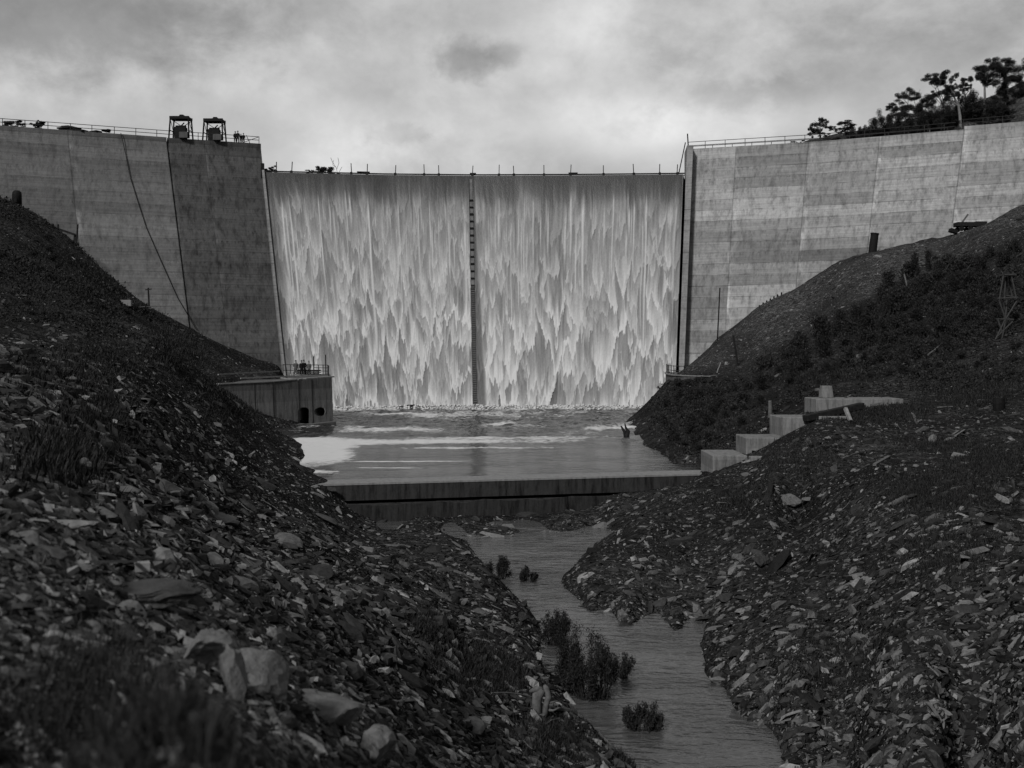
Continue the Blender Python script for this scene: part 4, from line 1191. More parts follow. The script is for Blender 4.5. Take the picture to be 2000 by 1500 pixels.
# dray with jib
g = PX(1896, 458, 150.5); g.z = float(hgt(g.x, g.y)) - .35
dr = thing('wagon', g, 'long dark flat wagon with a raised jib parked high on the right slope', 'wagon')
mb = MB(); mb.box(g + Vector((-.1, 0, .95)), (3.9, 1.6, .55)); mb.box(g + Vector((1.2, .1, 1.15)), (1.5, 1.5, .35)); mb.build('wagon_bed', M_wooddk, dr, bevel=.03)
for dx in (-1.5, -.3, 1.3):
    for dy in (-.7, .7):
        p = g + Vector((dx, dy, .35)); MB().tube([p + Vector((0, -.07, 0)), p + Vector((0, .07, 0))], .34, 16).build('wheel', M_black, dr)
MB().bar(g + Vector((-1.4, 0, .9)), g + Vector((-.35, 0, 2.35)), .13, .2).build('jib', M_wood, dr)
mb = MB(); mb.box(g + Vector((-2.3, .1, .1)), (1.0, .9, .5), Matrix.Rotation(.3, 3, 'Y')); mb.build('toolbox', M_black, dr, bevel=.04)
# hut / boiler at far left
g = PX(33, 399, 155); g.z = float(hgt(g.x, g.y))
bo = thing('boiler', g, 'dark upright boiler with a rounded top at the far left edge', 'boiler')
MB().tube([g + Vector((0, 0, -.3)), g + Vector((0, 0, 1.35)), g + Vector((0, 0, 1.7)), g + Vector((0, 0, 1.88)), g + Vector((0, 0, 1.92))], [.66, .62, .55, .35, .05], 16).build('shell', M_black, bo, smooth=True)
MB().box(g + Vector((.05, -.62, .5)), (.4, .1, .5)).build('fire_door', M_black, bo)
# handrail with posts, left slope
g = PX(130, 452, 156)
fr_ = thing('broken_fence', g, 'broken timber fence with one sloping beam on the upper left slope', 'fence')
for (u0, v0, u1, v1, r) in ((103, 446, 103, 437, .12), (114, 450, 113.5, 438, .10), (146, 470, 147, 459, .16)):
    MB().bar(PX(u0, v0, 156) - Vector((0, 0, .4)), PX(u1, v1, 156), r * 2).build('post', M_wooddk, fr_)
MB().bar(PX(113, 447, 155.8), PX(147, 458.5, 155.8), .28).build('beam', M_wooddk, fr_)
pole('post', 149, 474, 152, 438, .14, M_wooddk, 'tall dark post at the lower end of the broken fence on the left slope', 'post', D=155.5)
pl_ = thing('power_pole', PX(291, 602, 146), 'small dark utility pole with crossarm on the left rubble slope', 'utility pole')
MB().tube([PX(291.5, 606, 146), PX(289.5, 562, 146)], [.13, .10], 8).build('shaft', M_wooddk, pl_)
MB().bar(PX(284, 566, 146), PX(296, 564.5, 146), .12).build('crossarm', M_wooddk, pl_)
# pale concrete anchor block on left slope
g = G(242, 594)
mb = MB(); mb.box(g + Vector((.1, .4, .15)), (1.35, .9, .75), Matrix.Rotation(.15, 3, 'Z'))
tag(mb.build('anchor_block', concrete_obj('anchor', .14, .3, .05, 5), None, bevel=.03, kind_loc=g), 'pale concrete anchor block half buried in the upper left slope', 'block')
for i, (u, v) in enumerate(((268, 603), (282, 606), (290, 603))):
    g = G(u, v); tag(MB().bar(g + Vector((-.9, 0, .15 + .06 * i)), g + Vector((.9, .2, .25)), .22, .08).build('plank', M_wood, None, kind_loc=g), 'weathered plank lying right of the pale anchor block', 'plank', 'planks beside the anchor block')
# lattice tower of pale poles
g = G(1957, 660)
Dt = g.y
tw = thing('pole_tower', g, 'slender tower of pale lashed poles at the right edge of the slope', 'tower')
M_pale = plain('pale_pole', .02, .045, 5, .85)
def tp_(u, v, dy=0): return PX(u, v, Dt + dy)
segs = [((1960, 537), (1952, 585)), ((1976, 540), (1985, 584)), ((1966, 541, 1.2), (1966, 575, 1.2)), ((1971, 541, 1.2), (1977, 583, 1.2)), ((1964, 541, .6), (1962, 585, .6)),
        ((1951, 586), (1962, 618)), ((1986, 588), (1965, 622)), ((1967, 585, .8), (1964, 620, .8)), ((1961, 590, 1.4), (1962, 622, 1.4)), ((1964, 622), (1946, 660)), ((1964, 624), (1957, 662)), ((1964, 620, .8), (1966, 660, .8)), ((1978, 628), (1949, 656)), ((1948, 622), (1958, 650)),
        ]
for a, b_ in segs:
    MB().tube([tp_(*a), tp_(*b_)], .075, 6).build('leg', M_pale, tw)
for a, b_ in (((1948, 583), (1988, 581)), ((1946, 623), (1980, 624)), ((1966, 577), (1980, 580))):
    MB().tube([tp_(*a), tp_(*b_)], .07, 6).build('rail', M_pale, tw)
MB().box(tp_(1968, 537, .5), (1.0, 1.2, .14)).build('top_deck', M_pale, tw)
for u in (1959, 1978): MB().tube([tp_(u, 538), tp_(u + (1 if u > 1965 else -1), 531)], .06, 6).build('leg', M_pale, tw)

# ------------------------------------------------------------------ people
def skin_mesh(name, joints, edges, root, mat, sub=1):
    me = bpy.data.meshes.new(name)
    me.from_pydata([j[0] for j in joints], edges, [])
    o = bpy.data.objects.new(name, me); COL.objects.link(o)
    md = o.modifiers.new('skin', 'SKIN'); md.branch_smoothing = .3
    for i, j in enumerate(joints):
        r = j[1]
        me.skin_vertices[0].data[i].radius = (r, r) if isinstance(r, (int, float)) else r
        me.skin_vertices[0].data[i].use_root = (i == root)
    sb = o.modifiers.new('sub', 'SUBSURF'); sb.levels = sub; sb.render_levels = sub
    bpy.context.view_layer.update()
    dg = bpy.context.evaluated_depsgraph_get()
    m2 = bpy.data.meshes.new_from_object(o.evaluated_get(dg)); m2.name = name
    bpy.data.objects.remove(o)
    m2.materials.clear(); m2.materials.append(mat)
    m2.polygons.foreach_set('use_smooth', [True] * len(m2.polygons))
    return m2
M_skin = plain('skin', .12, .16, 8, .6)
def body_joints(pose):
    J = [((0, 0, .95), .13), ((0, 0, 1.12), .125), ((0, 0, 1.34), (.16, .11)), ((0, 0, 1.47), .06), ((0, -.01, 1.53), .055), ((0, -.02, 1.62), .088), ((0, -.02, 1.72), .07)]
    E = [(0, 1), (1, 2), (2, 3), (3, 4), (4, 5), (5, 6)]
    for s in (-1, 1):
        k = len(J)
        st = pose.get('step', .04) * s
        J += [((s * .10, 0, .90), .095), ((s * .12, st * .6 - .02, .49), .065), ((s * .13, st, .09), .042), ((s * .15, st - .15, .04), .035)]
        E += [(0, k), (k, k + 1), (k + 1, k + 2), (k + 2, k + 3)]
        k = len(J)
        hx, hy, hz = pose['hand'][0 if s < 0 else 1]
        ex, ey, ez = pose['elbow'][0 if s < 0 else 1]
        J += [((s * .19, 0, 1.40), .06), ((s * ex, ey, ez), .045), ((s * hx, hy, hz), .030), ((s * hx, hy - .01, hz - .07), (.035, .018))]
        E += [(2, k), (k, k + 1), (k + 1, k + 2), (k + 2, k + 3)]
        w = k + 3
        for f, (dx, ln_) in enumerate(((-.03, .07), (-.01, .08), (.01, .075), (.028, .06))):
            q = len(J)
            J += [((s * hx + .0, hy + dx - .01, hz - .11), .009), ((s * hx - s * .012, hy + dx - .01, hz - .11 - ln_), .008)]
            E += [(w, q), (q, q + 1)]
        q = len(J); J += [((s * hx - s * .01, hy - .06, hz - .09), .010)]; E += [(w, q)]
    return J, E
POSES = [dict(hand=[(.24, -.06, .84), (.24, -.02, .84)], elbow=[(.27, .03, 1.12), (.27, .04, 1.12)], step=.05),
         dict(hand=[(.17, -.14, .95), (.24, -.03, .84)], elbow=[(.29, .05, 1.13), (.26, .04, 1.12)], step=-.04),
         dict(hand=[(.20, -.10, .90), (.20, -.10, .90)], elbow=[(.30, .04, 1.12), (.30, .04, 1.12)], step=.09)]
def clothes(pose, kind, mat):
    if kind == 'coat':
        J = [((0, 0, .90), (.215, .17)), ((0, 0, 1.12), (.20, .16)), ((0, 0, 1.33), (.225, .16)), ((0, 0, 1.45), .12)]
        E = [(0, 1), (1, 2), (2, 3)]
        J.append(((0, 0, .70), (.225, .18))); E.append((0, 4))
        for s in (-1, 1):
            k = len(J); i = 0 if s < 0 else 1
            hx, hy, hz = pose['hand'][i]; ex, ey, ez = pose['elbow'][i]
            J += [((s * .20, 0, 1.39), .10), ((s * ex * .95, ey, ez), .08), ((s * hx, hy, hz + .02), .06)]
            E += [(2, k), (k, k + 1), (k + 1, k + 2)]
        return skin_mesh('coat', J, E, 0, mat)
    J = [((0, 0, .97), (.15, .125)), ((0, 0, .90), (.15, .13))]; E = [(0, 1)]
    for s in (-1, 1):
        st = pose.get('step', .04) * s; k = len(J)
        J += [((s * .10, 0, .84), .13), ((s * .12, st * .6 - .02, .49), .10), ((s * .13, st, .10), .085)]
        E += [(1, k), (k, k + 1), (k + 1, k + 2)]
    return skin_mesh('trousers', J, E, 0, mat)
bodies = []
for p in POSES:
    J, E = body_joints(p); bodies.append(skin_mesh('person', J, E, 0, M_skin))
M_cloth = {k: plain('cloth_' + k, lo, hi, 8, .9) for k, lo, hi in (('black', .004, .008), ('dark', .008, .016), ('grey', .045, .07), ('pale', .2, .28))}
def hat(mat, o, brim=.14):
    mb = MB(); z = 1.72
    mb.tube([(0, -.02, z), (0, -.02, z + .012)], [brim, brim], 16); mb.tube([(0, -.02, z + .01), (0, -.02, z + .09), (0, -.02, z + .11)], [.098, .088, .06], 16)
    me = bpy.data.meshes.new('hat'); me.from_pydata(mb.v, [], mb.f); me.materials.append(mat); return link('hat', me, o)
def face(o):
    mb = MB(); mb.box((0, -.105, 1.625), (.022, .035, .045)); mb.box((0, -.098, 1.575), (.05, .012, .012))
    for s in (-1, 1): mb.box((s * .085, 0, 1.625), (.02, .04, .06))
    me = bpy.data.meshes.new('face'); me.from_pydata(mb.v, [], mb.f); me.materials.append(M_skin); link('face', me, o)
    mb = MB()
    for s in (-1, 1): mb.box((s * .033, -.098, 1.64), (.024, .012, .012))
    me = bpy.data.meshes.new('eyes'); me.from_pydata(mb.v, [], mb.f); me.materials.append(M_cloth['black']); link('eyes', me, o)
def person(loc, rz, pose, coat, trou, hatm, label, scale=1.0, group=None, tilt=0):
    o = link('person', bodies[pose]); o.location = loc; o.rotation_euler = (tilt, 0, rz); o.scale = (scale,) * 3
    tag(o, label, 'person', group)
    link('coat', clothes(POSES[pose], 'coat', M_cloth[coat]), o)
    link('trousers', clothes(POSES[pose], 'trousers', M_cloth[trou]), o)
    hat(M_cloth[hatm], o); face(o)
    return o
def on_deck(u, D_): return Vector(((u - CX) * D_ / F, D_, dz + .02))
person(on_deck(577.5, 135.5), .2, 1, 'grey', 'grey', 'dark', 'person in a light grey coat, leftmost of the four on the outlet deck')
person(on_deck(589, 135.8), -.1, 0, 'black', 'black', 'black', 'person in a black coat, second from left on the outlet deck')
person(on_deck(593.5, 137), .1, 2, 'black', 'dark', 'black', 'taller person in a black coat, third from left on the outlet deck', 1.03)
person(on_deck(603.5, 134.8), -.3, 0, 'grey', 'dark', 'dark', 'person in a grey jacket and dark trousers, rightmost on the outlet deck', .97)
def on_crest(u, off=-.9, dz_=0):
    x = X_of_u(u, off); return Vector((x, float(Dc(x)) - off, ZC + dz_))
person(on_crest(459.5), .1, 0, 'black', 'black', 'black', 'dark-clad person standing on the left crest, leftmost of the group by the hoists', .97)
person(on_crest(464.5), -.2, 2, 'black', 'black', 'black', 'tall dark-clad person on the left crest, second from left in the group', 1.03)
person(on_crest(470.5, -1.1), .5, 1, 'black', 'black', 'dark', 'short dark-clad person on the left crest between two taller ones', .80)
person(on_crest(475.5), .3, 2, 'black', 'black', 'black', 'dark-clad person at the right end of the group on the left crest', .86)
# ------------------------------------------------------------------ loose stone
M_scree = stone_mat('slate', 0.006, 0.027, 0.16)
M_bould = stone_mat('boulder_stone', 0.065, 0.09, 0.13)
M_dkb = stone_mat('dark_boulder_stone', 0.018, 0.028, 0.05)
M_palest = plain('pale_stone', .06, .13, 5, .85, bump=.02)
def rock_template(seed, n=6, flat=.32):
    r = np.random.default_rng(seed)
    a = np.sort(r.uniform(0, 2 * math.pi, n)) * .35 + np.arange(n) / n * 2 * math.pi * .65
    rad = r.uniform(.62, 1.0, n); el = r.uniform(.5, .85)
    lo = np.stack([np.cos(a) * rad, np.sin(a) * rad * el, np.full(n, -flat) + r.uniform(-.08, .08, n)], 1)
    k = r.uniform(.55, .92, n)
    hi = np.stack([np.cos(a) * rad * k + r.uniform(-.1, .1), np.sin(a) * rad * el * k + r.uniform(-.1, .1), np.full(n, flat) * r.uniform(.5, 1.2, n) + .0], 1)
    sl = r.uniform(-.25, .25, 2); hi[:, 2] += hi[:, 0] * sl[0] + hi[:, 1] * sl[1]
    V = np.concatenate([lo, hi]); i = np.arange(n)
    side = np.stack([i, (i + 1) % n, (i + 1) % n + n, i + n], 1)
    # fan the two caps from their first corner so they stay planar
    top = np.stack([np.full(n - 2, n), i[1:-1] + n, i[2:] + n], 1)
    return V, side, top
def clip_rock(seed, sub=3, planes=11, sq=(1, .7, .42), lo=.55, hi=.9):
    """faceted boulder: a ball trimmed by random planes"""
    bm = bmesh.new(); bmesh.ops.create_icosphere(bm, subdivisions=sub, radius=1)
    r = np.random.default_rng(seed)
    V = np.array([v.co for v in bm.verts]); 
    for _ in range(planes):
        d = r.normal(size=3); d /= np.linalg.norm(d); c = r.uniform(lo, hi)
        s_ = V @ d; m = s_ > c; V[m] -= np.outer(s_[m] - c, d)
    V += (np.stack([vnoise(V[:, 0] * 4 + 5 * k, V[:, 1] * 4 + V[:, 2] * 3, seed + k) for k in range(3)], 1) - .5) * .10
    if sub > 2:     # split along the bedding
        lay = vnoise(V[:, 2] * 7 + V[:, 0] * 1.2 + seed, V[:, 1] * .4, seed + 9)
        V[:, :2] *= (1 - .05 * np.clip((lay - .5) * 6, 0, 1))[:, None]
        V += (np.stack([vnoise(V[:, 0] * 13 + 5 * k, V[:, 1] * 13 + V[:, 2] * 11, seed + 20 + k) for k in range(3)], 1) - .5) * .05
    V *= np.array(sq)
    for v, c in zip(bm.verts, V): v.co = c
    me = bpy.data.meshes.new('rock'); bm.to_mesh(me); bm.free()
    return me
# visible area of each cell of the sheet, in picture units
UU = CX + F * AG; VV = VH - Z * F / YG
dU = np.diff(UU[:-1, :], axis=1); dV = -(np.diff(VV, axis=0))[:, :-1]
area = np.clip(dU * dV, 0, None)
Yc, Xc, Zc_, Uc, Vc = YG[:-1, :-1], XG[:-1, :-1], Z[:-1, :-1], UU[:-1, :-1], VV[:-1, :-1]
inview = (Uc > -250) & (Uc < 2250) & (Vc < 1800) & (Yc < 162) & (Yc > 1.6)
wz = np.where(Yc > weir_y(Xc), POOL_Z, STREAM_Z)
weight = area * inview * (Zc_ > wz - .12)
deck = (Uc < 650) & (Uc > 400) & (Yc > 118) & (Vc < 760)
big_n = fbm(Xc / 11, Yc / 11, 200, 3)
# how stony each place is
st = np.full_like(Xc, 1.0)
bnd = np.interp(Uc, [1430, 1480, 1600, 1700, 1760, 1900, 1990], [735, 695, 640, 585, 515, 500, 480])
st *= np.where((Uc > 1430) & (Vc < 800) & (Vc > bnd), .28, np.where((Uc > 1320) & (Vc < 740), 1.6, 1))     # scrubby right hillside
st *= np.where((Uc > 1740) & (Vc > 850) & (Vc < 1010), .55, 1)
st *= np.where((Uc < 330) & (Vc < 640), .35, 1)
st *= np.where((Uc < 560) & (Vc > 600) & (Vc < 640 + (Uc) * .33), .5, 1)
st *= np.where((Uc > 1240) & (Uc < 1480) & (Vc > 740) & (Vc < 900) & (Yc > 78), .4, 1)
st *= np.where((Uc < 400) & (Vc > 1180) & (Vc < 1440), .5, 1)
st *= np.clip(1.35 - 2.2 * np.clip(big_n - .5, 0, 1), .35, 1.2)
weight = weight * st
Wf = (weight / weight.sum()).ravel(); cum = np.cumsum(Wf)
print('ground picture area', int((area * inview).sum()))
TPL = [rock_template(s, 5 + s % 3, .20 + .06 * (s % 4)) for s in range(14)]
def basis(nrm, ang):
    up = nrm
    t = np.stack([np.cos(ang), np.sin(ang), np.zeros_like(ang)], 1)
    t = t - up * np.sum(t * up, 1, keepdims=True); t /= np.linalg.norm(t, axis=1, keepdims=True)
    b_ = np.cross(up, t)
    return np.stack([t, b_, up], 2)
def scatter(n, rng, med, sig, pxlo, pxhi):
    k = np.searchsorted(cum, rng.random(n))
    j, i = np.unravel_index(k, Xc.shape)
    fi = rng.random(n); fj = rng.random(n)
    a = AG[j, i] * (1 - fi) + AG[j, i + 1] * fi; Y = np.exp(LG[j, i] * (1 - fj) + LG[np.minimum(j + 1, NR - 1), i] * fj)
    X = a * Y; z = hgt(X, Y)
    s = np.exp(rng.normal(math.log(med), sig, n))
    s = s * np.where((X > 1.5) & (Y < 62), np.where(Y < 30, 1.0, .92), 1.0)
    px = np.clip(s * F / Y, pxlo * rng.uniform(.7, 1.3, n), pxhi * rng.uniform(.6, 1.0, n)); s = px * Y / F
    nr = gnormal(X, Y, .4)
    nr = nr + rng.normal(0, .30, nr.shape); nr[:, 2] = np.abs(nr[:, 2]) + .1
    nr /= np.linalg.norm(nr, axis=1, keepdims=True)
    # slabs slide: long axis mostly down the slope
    g0 = gnormal(X, Y, 1.5); ang = np.arctan2(g0[:, 1], g0[:, 0]) + rng.normal(0, .8, n)
    return X, Y, z, s, nr, ang
def scree_mesh(name, n, seed, med, sig, pxlo, pxhi, split=0):
    rng = np.random.default_rng(seed)
    X, Y, z, s, nr, ang = scatter(n, rng, med, sig, pxlo, pxhi)
    o = np.argsort(-(s / Y)); sel = None
    if split:
        big, rest = o[:split], o[split:]
        sel = [(float(X[k]), float(Y[k]), float(z[k]), float(s[k]), nr[k], float(ang[k])) for k in big]
        X, Y, z, s, nr, ang = [q_[rest] for q_ in (X, Y, z, s, nr, ang)]
    Rm = basis(nr, ang)
    tid = rng.integers(0, len(TPL), len(X))
    Vs, S4, S3 = [], [], []; off = 0
    for t, (V, side, top) in enumerate(TPL):
        m = np.nonzero(tid == t)[0]
        if len(m) == 0: continue
        sc_ = np.stack([s[m] * rng.uniform(.8, 1.25, len(m)), s[m] * rng.uniform(.32, .70, len(m)), s[m] * rng.uniform(.28, .75, len(m))], 1) * .62
        W = np.einsum('nij,nkj->nki', Rm[m], V[None] * sc_[:, None, :])
        W += np.stack([X[m], Y[m], z[m] + s[m] * .04], 1)[:, None, :]
        nv = len(V); base = off + np.arange(len(m)) * nv
        Vs.append(W.reshape(-1, 3)); S4.append((base[:, None, None] + side[None]).reshape(-1, 4)); S3.append((base[:, None, None] + top[None]).reshape(-1, 3))
        off += nv * len(m)
    o_ = link(name, mesh_np(name, np.concatenate(Vs), [np.concatenate(S4), np.concatenate(S3)], [M_scree]))
    return o_, sel
sc1_, sel = scree_mesh('scree', 60000, 21, .20, .66, 5, 62, split=290)
tag(sc1_, 'loose dark slate rubble covering both banks', 'scree', kind='stuff')
sc2_, _ = scree_mesh('gravel', 90000, 22, .09, .5, 2.4, 14)
tag(sc2_, 'fine broken slate chips between the larger stones', 'gravel', kind='stuff')
SLABS = [clip_rock(100 + k, 2, 12, (1, .62 + .05 * (k % 3), .26 + .05 * (k % 4)), .45, .8) for k in range(10)]
for m_ in SLABS: m_.materials.append(M_scree)
def place_rock(me, loc, s, nr, ang, name, sink=.0, scl=(1, 1, 1)):
    Rm = basis(np.array([nr]), np.array([ang]))[0]
    o = link(name, me); 
    o.matrix_world = Matrix.Translation(Vector(loc)) @ Matrix(Rm.tolist()).to_4x4() @ Matrix.Diagonal((s * scl[0], s * scl[1], s * scl[2], 1))
    return o
for k, (x, y, z, s, nr, ang) in enumerate(sel):
    u = CX + F * x / y
    o = place_rock(SLABS[k % 10], (x, y, z + s * .02), s * .80, nr, ang, 'slate_rock')
    if x < 0 or u < 1000: 
        if y < 9: l, g_ = 'flat dark slate slab lying close to the camera on the left bank', 'slate slabs close by on the left bank'
        else: l, g_ = 'flat dark slate slab in the rubble of the left bank', 'slate slabs on the left bank'
    elif y < 30: l, g_ = 'slate slab in the rubble low on the right bank near the water', 'slate slabs low on the right bank'
    else: l, g_ = 'slate slab in the rubble mound of the right bank', 'slate slabs on the right mound'
    tag(o, l, 'slab', g_)
for k, (u_, v_, w_) in enumerate(((60, 900, 70), (130, 968, 90), (210, 880, 80), (330, 960, 85), (440, 1020, 90), (560, 1060, 80), (250, 1035, 120), (480, 1150, 110), (620, 1120, 80), (700, 1235, 90), (560, 1250, 115),
        (800, 1330, 90), (690, 1320, 100), (860, 1420, 90), (390, 1190, 95), (90, 1085, 110), (610, 1465, 120), (985, 1480, 70), (520, 950, 60), (640, 1020, 60), (760, 1130, 70), (30, 1000, 90), (180, 1230, 80), (420, 1100, 80),
        (1230, 1160, 40), (1290, 1180, 44), (1330, 1120, 36), (1420, 1170, 50), (1480, 1220, 46), (1440, 1260, 50), (1520, 1180, 40), (1400, 1140, 36), (1250, 1110, 34), (1560, 1240, 44), (1180, 1150, 34), (1470, 1310, 44))):
    g = hit(u_, v_, 2.5)
    if g is None: continue
    s_ = w_ * g.y / F * .55; nr_ = gnormal(np.array([g.x]), np.array([g.y]), .3)[0] + np.random.default_rng(k).normal(0, .22, 3); nr_[2] = abs(nr_[2]) + .1; nr_ /= np.linalg.norm(nr_)
    o = place_rock(SLABS[k % 10], (g.x, g.y, g.z + s_ * .10), s_, nr_, -.35 + .5 * math.sin(k * 2.4) if u_ < 1000 else .5 + .4 * math.sin(k * 1.9), 'slate_rock')
    if u_ < 1000: tag(o, 'large flat dark slate slab lying on the left bank', 'slab', 'large slate slabs on the left bank')
    else: tag(o, 'large flat slate slab heaped at the waterside of the right bank', 'slab', 'large slate slabs at the right waterside')
# named boulders -----------------------------------------------------------
def boulder(u, v, wpx, hpx, seed, label, mat=M_bould, lean=(0, 0, 1), ang=0.0, sq=None, name='boulder', dmin=1.2, up=.5):
    """centre column/row and size as seen; stands on the ground there"""
    g = G(u, v + hpx * .35, dmin); D = g.y
    k_ = 1.6 if wpx > 59 and v > 1200 else 1.2; w = wpx * D / F / 2 * k_; h = hpx * D / F / 2 * k_
    me = clip_rock(seed, 4, 9, (1, .8, 1), .40, .75); me.materials.append(mat)
    o = link(name, me)
    L = Vector(lean).normalized()
    q_ = L.to_track_quat('Z', 'Y').to_matrix().to_4x4()
    o.matrix_world = Matrix.Translation(Vector((g.x, D + w * .3, g.z + h * up))) @ q_ @ Matrix.Rotation(ang, 4, 'Z') @ Matrix.Diagonal((w, w * .85, h, 1))
    return tag(o, label, 'boulder')
boulder(388, 1282, 110, 66, 1, 'large pale boulder in the near foreground left of the pointed stones', lean=(.35, 0, 1))
boulder(515, 1340, 150, 62, 2, 'pale pointed slab leaning to the right in the near foreground', lean=(.62, -.2, .8))
boulder(455, 1330, 60, 95, 3, 'narrow upright pale stone between the two near foreground boulders', lean=(-.2, 0, 1))
boulder(645, 1398, 140, 56, 4, 'broad smooth pale boulder in the foreground, lowest of the pale ones but one')
boulder(725, 1478, 95, 60, 5, 'pale triangular stone at the bottom edge of the photo', lean=(.3, 0, 1))
boulder(340, 1478, 70, 30, 6, 'pale stone at the very bottom edge below the dry bush')
boulder(300, 1232, 46, 26, 7, 'small pale stone just above the dry bush in the foreground')
boulder(45, 1175, 30, 26, 8, 'small pale stone at the left edge of the foreground')
boulder(138, 1028, 92, 26, 9, 'long flat slab on the left bank above the pale plank')
boulder(285, 1172, 190, 50, 10, 'long dark overhanging slab of rock in the left foreground', lean=(.12, -.1, 1), mat=M_dkb)
boulder(160, 1112, 60, 30, 11, 'dark tilted slab behind the pale plank in the foreground', lean=(-.5, 0, 1))
boulder(345, 1090, 20, 18, 12, 'small squarish stone on the left bank right of the pale plank')
boulder(155, 905, 42, 30, 13, 'pale stone lump in the grass on the left bank', dmin=8)
boulder(490, 887, 10, 24, 14, 'pale flake of rock lying high on the left bank', lean=(.8, 0, .6), dmin=20)
boulder(1540, 978, 50, 26, 15, 'large pale angular boulder on the rubble shelf of the right bank', dmin=20)
boulder(1580, 975, 30, 10, 16, 'flat slab lying right of the large angular boulder', dmin=20)
boulder(1822, 858, 19, 17, 17, 'round white boulder at the edge of the grass on the right mound', mat=M_palest, dmin=20)
boulder(1362, 1192, 34, 40, 18, 'pale slab leaning upright at the corner of the right bank above the water', lean=(-.5, 0, .8), dmin=20)
boulder(1445, 1090, 26, 22, 19, 'pale squarish boulder in the hollow of the right bank', dmin=20)
boulder(1490, 1100, 34, 26, 20, 'dark block of rock in the hollow of the right bank', mat=M_dkb, dmin=20)
boulder(1215, 1202, 22, 20, 23, 'pale stone at the water edge on the right bank', dmin=20)
boulder(1402, 1328, 34, 22, 24, 'rounded stone at the water edge low on the right bank', dmin=20)
boulder(1948, 1450, 34, 44, 25, 'pale upright stone near the lower right corner', lean=(.4, 0, 1), dmin=8)
boulder(1925, 1345, 20, 18, 26, 'pale stone right side of the lower right bank', dmin=8)
boulder(1210, 1495, 30, 26, 27, 'dark stone at the bottom bank where it meets the stream', mat=M_dkb, dmin=8)
boulder(950, 1410, 40, 34, 28, 'rounded stone on the lower left bank above the driftwood log', dmin=8)
boulder(905, 1175, 22, 16, 29, 'pale stone half way down the left bank', dmin=8)
boulder(750, 1200, 24, 22, 30, 'pale angular stone on the left bank above the long timber', dmin=8)
boulder(1178, 1030, 44, 20, 31, 'pale slab at the head of the stream below the weir', dmin=20)
boulder(1020, 1205, 24, 26, 32, 'dark rock at the left edge of the stream beside the bushes', mat=M_dkb, dmin=20)

# ------------------------------------------------------------------ timber and driftwood
M_drift = plain('driftwood', .04, .10, 7, .85, bump=.01)
def stick(name, p0, p1, w0, label, cat, mat=M_drift, D0=None, bend=.0, w1=None, lift=.0, dmin=8, group=None, boxy=False):
    a = G(*p0, dmin) if D0 is None else PX(*p0, D0); b_ = G(*p1, dmin) if D0 is None else PX(*p1, D0 - .1)
    a = a + Vector((0, 0, lift)); b_ = b_ + Vector((0, 0, lift))
    r0 = w0 * a.y / F / 2; r1 = (w1 or w0) * a.y / F / 2
    mb = MB()
    if boxy: mb.bar(a, b_, 2 * r0, 1.2 * r0)
    else:
        pts = []; 
        for t in np.linspace(0, 1, 7):
            pts.append(a.lerp(b_, t) + Vector((0, 0, bend * math.sin(t * 3.1) * (b_ - a).length)) + Vector((random.uniform(-.3, .3) * r0, 0, random.uniform(-.3, .3) * r0)))
        mb.tube(pts, [r0 + (r1 - r0) * t for t in np.linspace(0, 1, 7)], 8)
    return tag(mb.build(name, mat, None, kind_loc=a), label, cat, group)
M_ppl = plain('pale_plank', .10, .2, 6, .8)
stick('plank', (170, 1138), (264, 1130), 9, 'pale sawn plank lying in the left foreground', 'plank', M_ppl, boxy=True, dmin=3, lift=.10)
g = G(278, 1140, 3)
mb = MB(); mb.box(g + Vector((0, 0, .10)), (.085, .07, .055), Matrix.Rotation(.4, 3, 'Z'))
tag(mb.build('wood_block', M_ppl, None, bevel=.004, kind_loc=g), 'pale squared block of wood at the right end of the foreground plank', 'block')
stick('log', (984, 1332), (1014, 1358), 9, 'short pale driftwood log pointing down beside the flooded grass', 'log', w1=3)
stick('branch', (800, 1234), (866, 1278), 4, 'thin pale branch lying on the lower left bank', 'branch', w1=3)
stick('timber', (660, 1180), (752, 1258), 13, 'long straight timber lying down the left bank', 'timber', M_wood, boxy=True, dmin=8)
stick('log', (980, 1258), (1004, 1238), 9, 'short square timber end by the rocks left of the stream', 'log', M_drift, boxy=True)
stick('plank', (1072, 1392), (1114, 1396), 8, 'pale plank end lying in the shallows below the driftwood stump', 'plank', boxy=True, lift=.12)
stick('pole', (1070, 1412), (1160, 1452), 3.5, 'long thin dark pole half in the stream at the lower bank', 'pole', M_wooddk, lift=.05)
stick('branch', (1060, 1420), (1094, 1405), 3, 'thin crooked branch above the long dark pole', 'branch', bend=.06)
stick('branch', (960, 1362), (1045, 1372), 3, 'long thin pale branch lying left of the driftwood stump', 'branch', bend=.04, lift=.1)
stick('timber', (1226, 1480), (1240, 1470), 5, 'dark pointed stick at the bottom of the left bank', 'timber', M_wooddk)
stick('timber', (1708, 912), (1736, 896), 7, 'pale squared timber lying on the right mound', 'timber', boxy=True, dmin=30, lift=.1)
stick('timber', (1480, 968), (1500, 990), 7, 'dark short timber beside the large angular boulder', 'timber', M_wooddk, boxy=True, dmin=30, lift=.1)
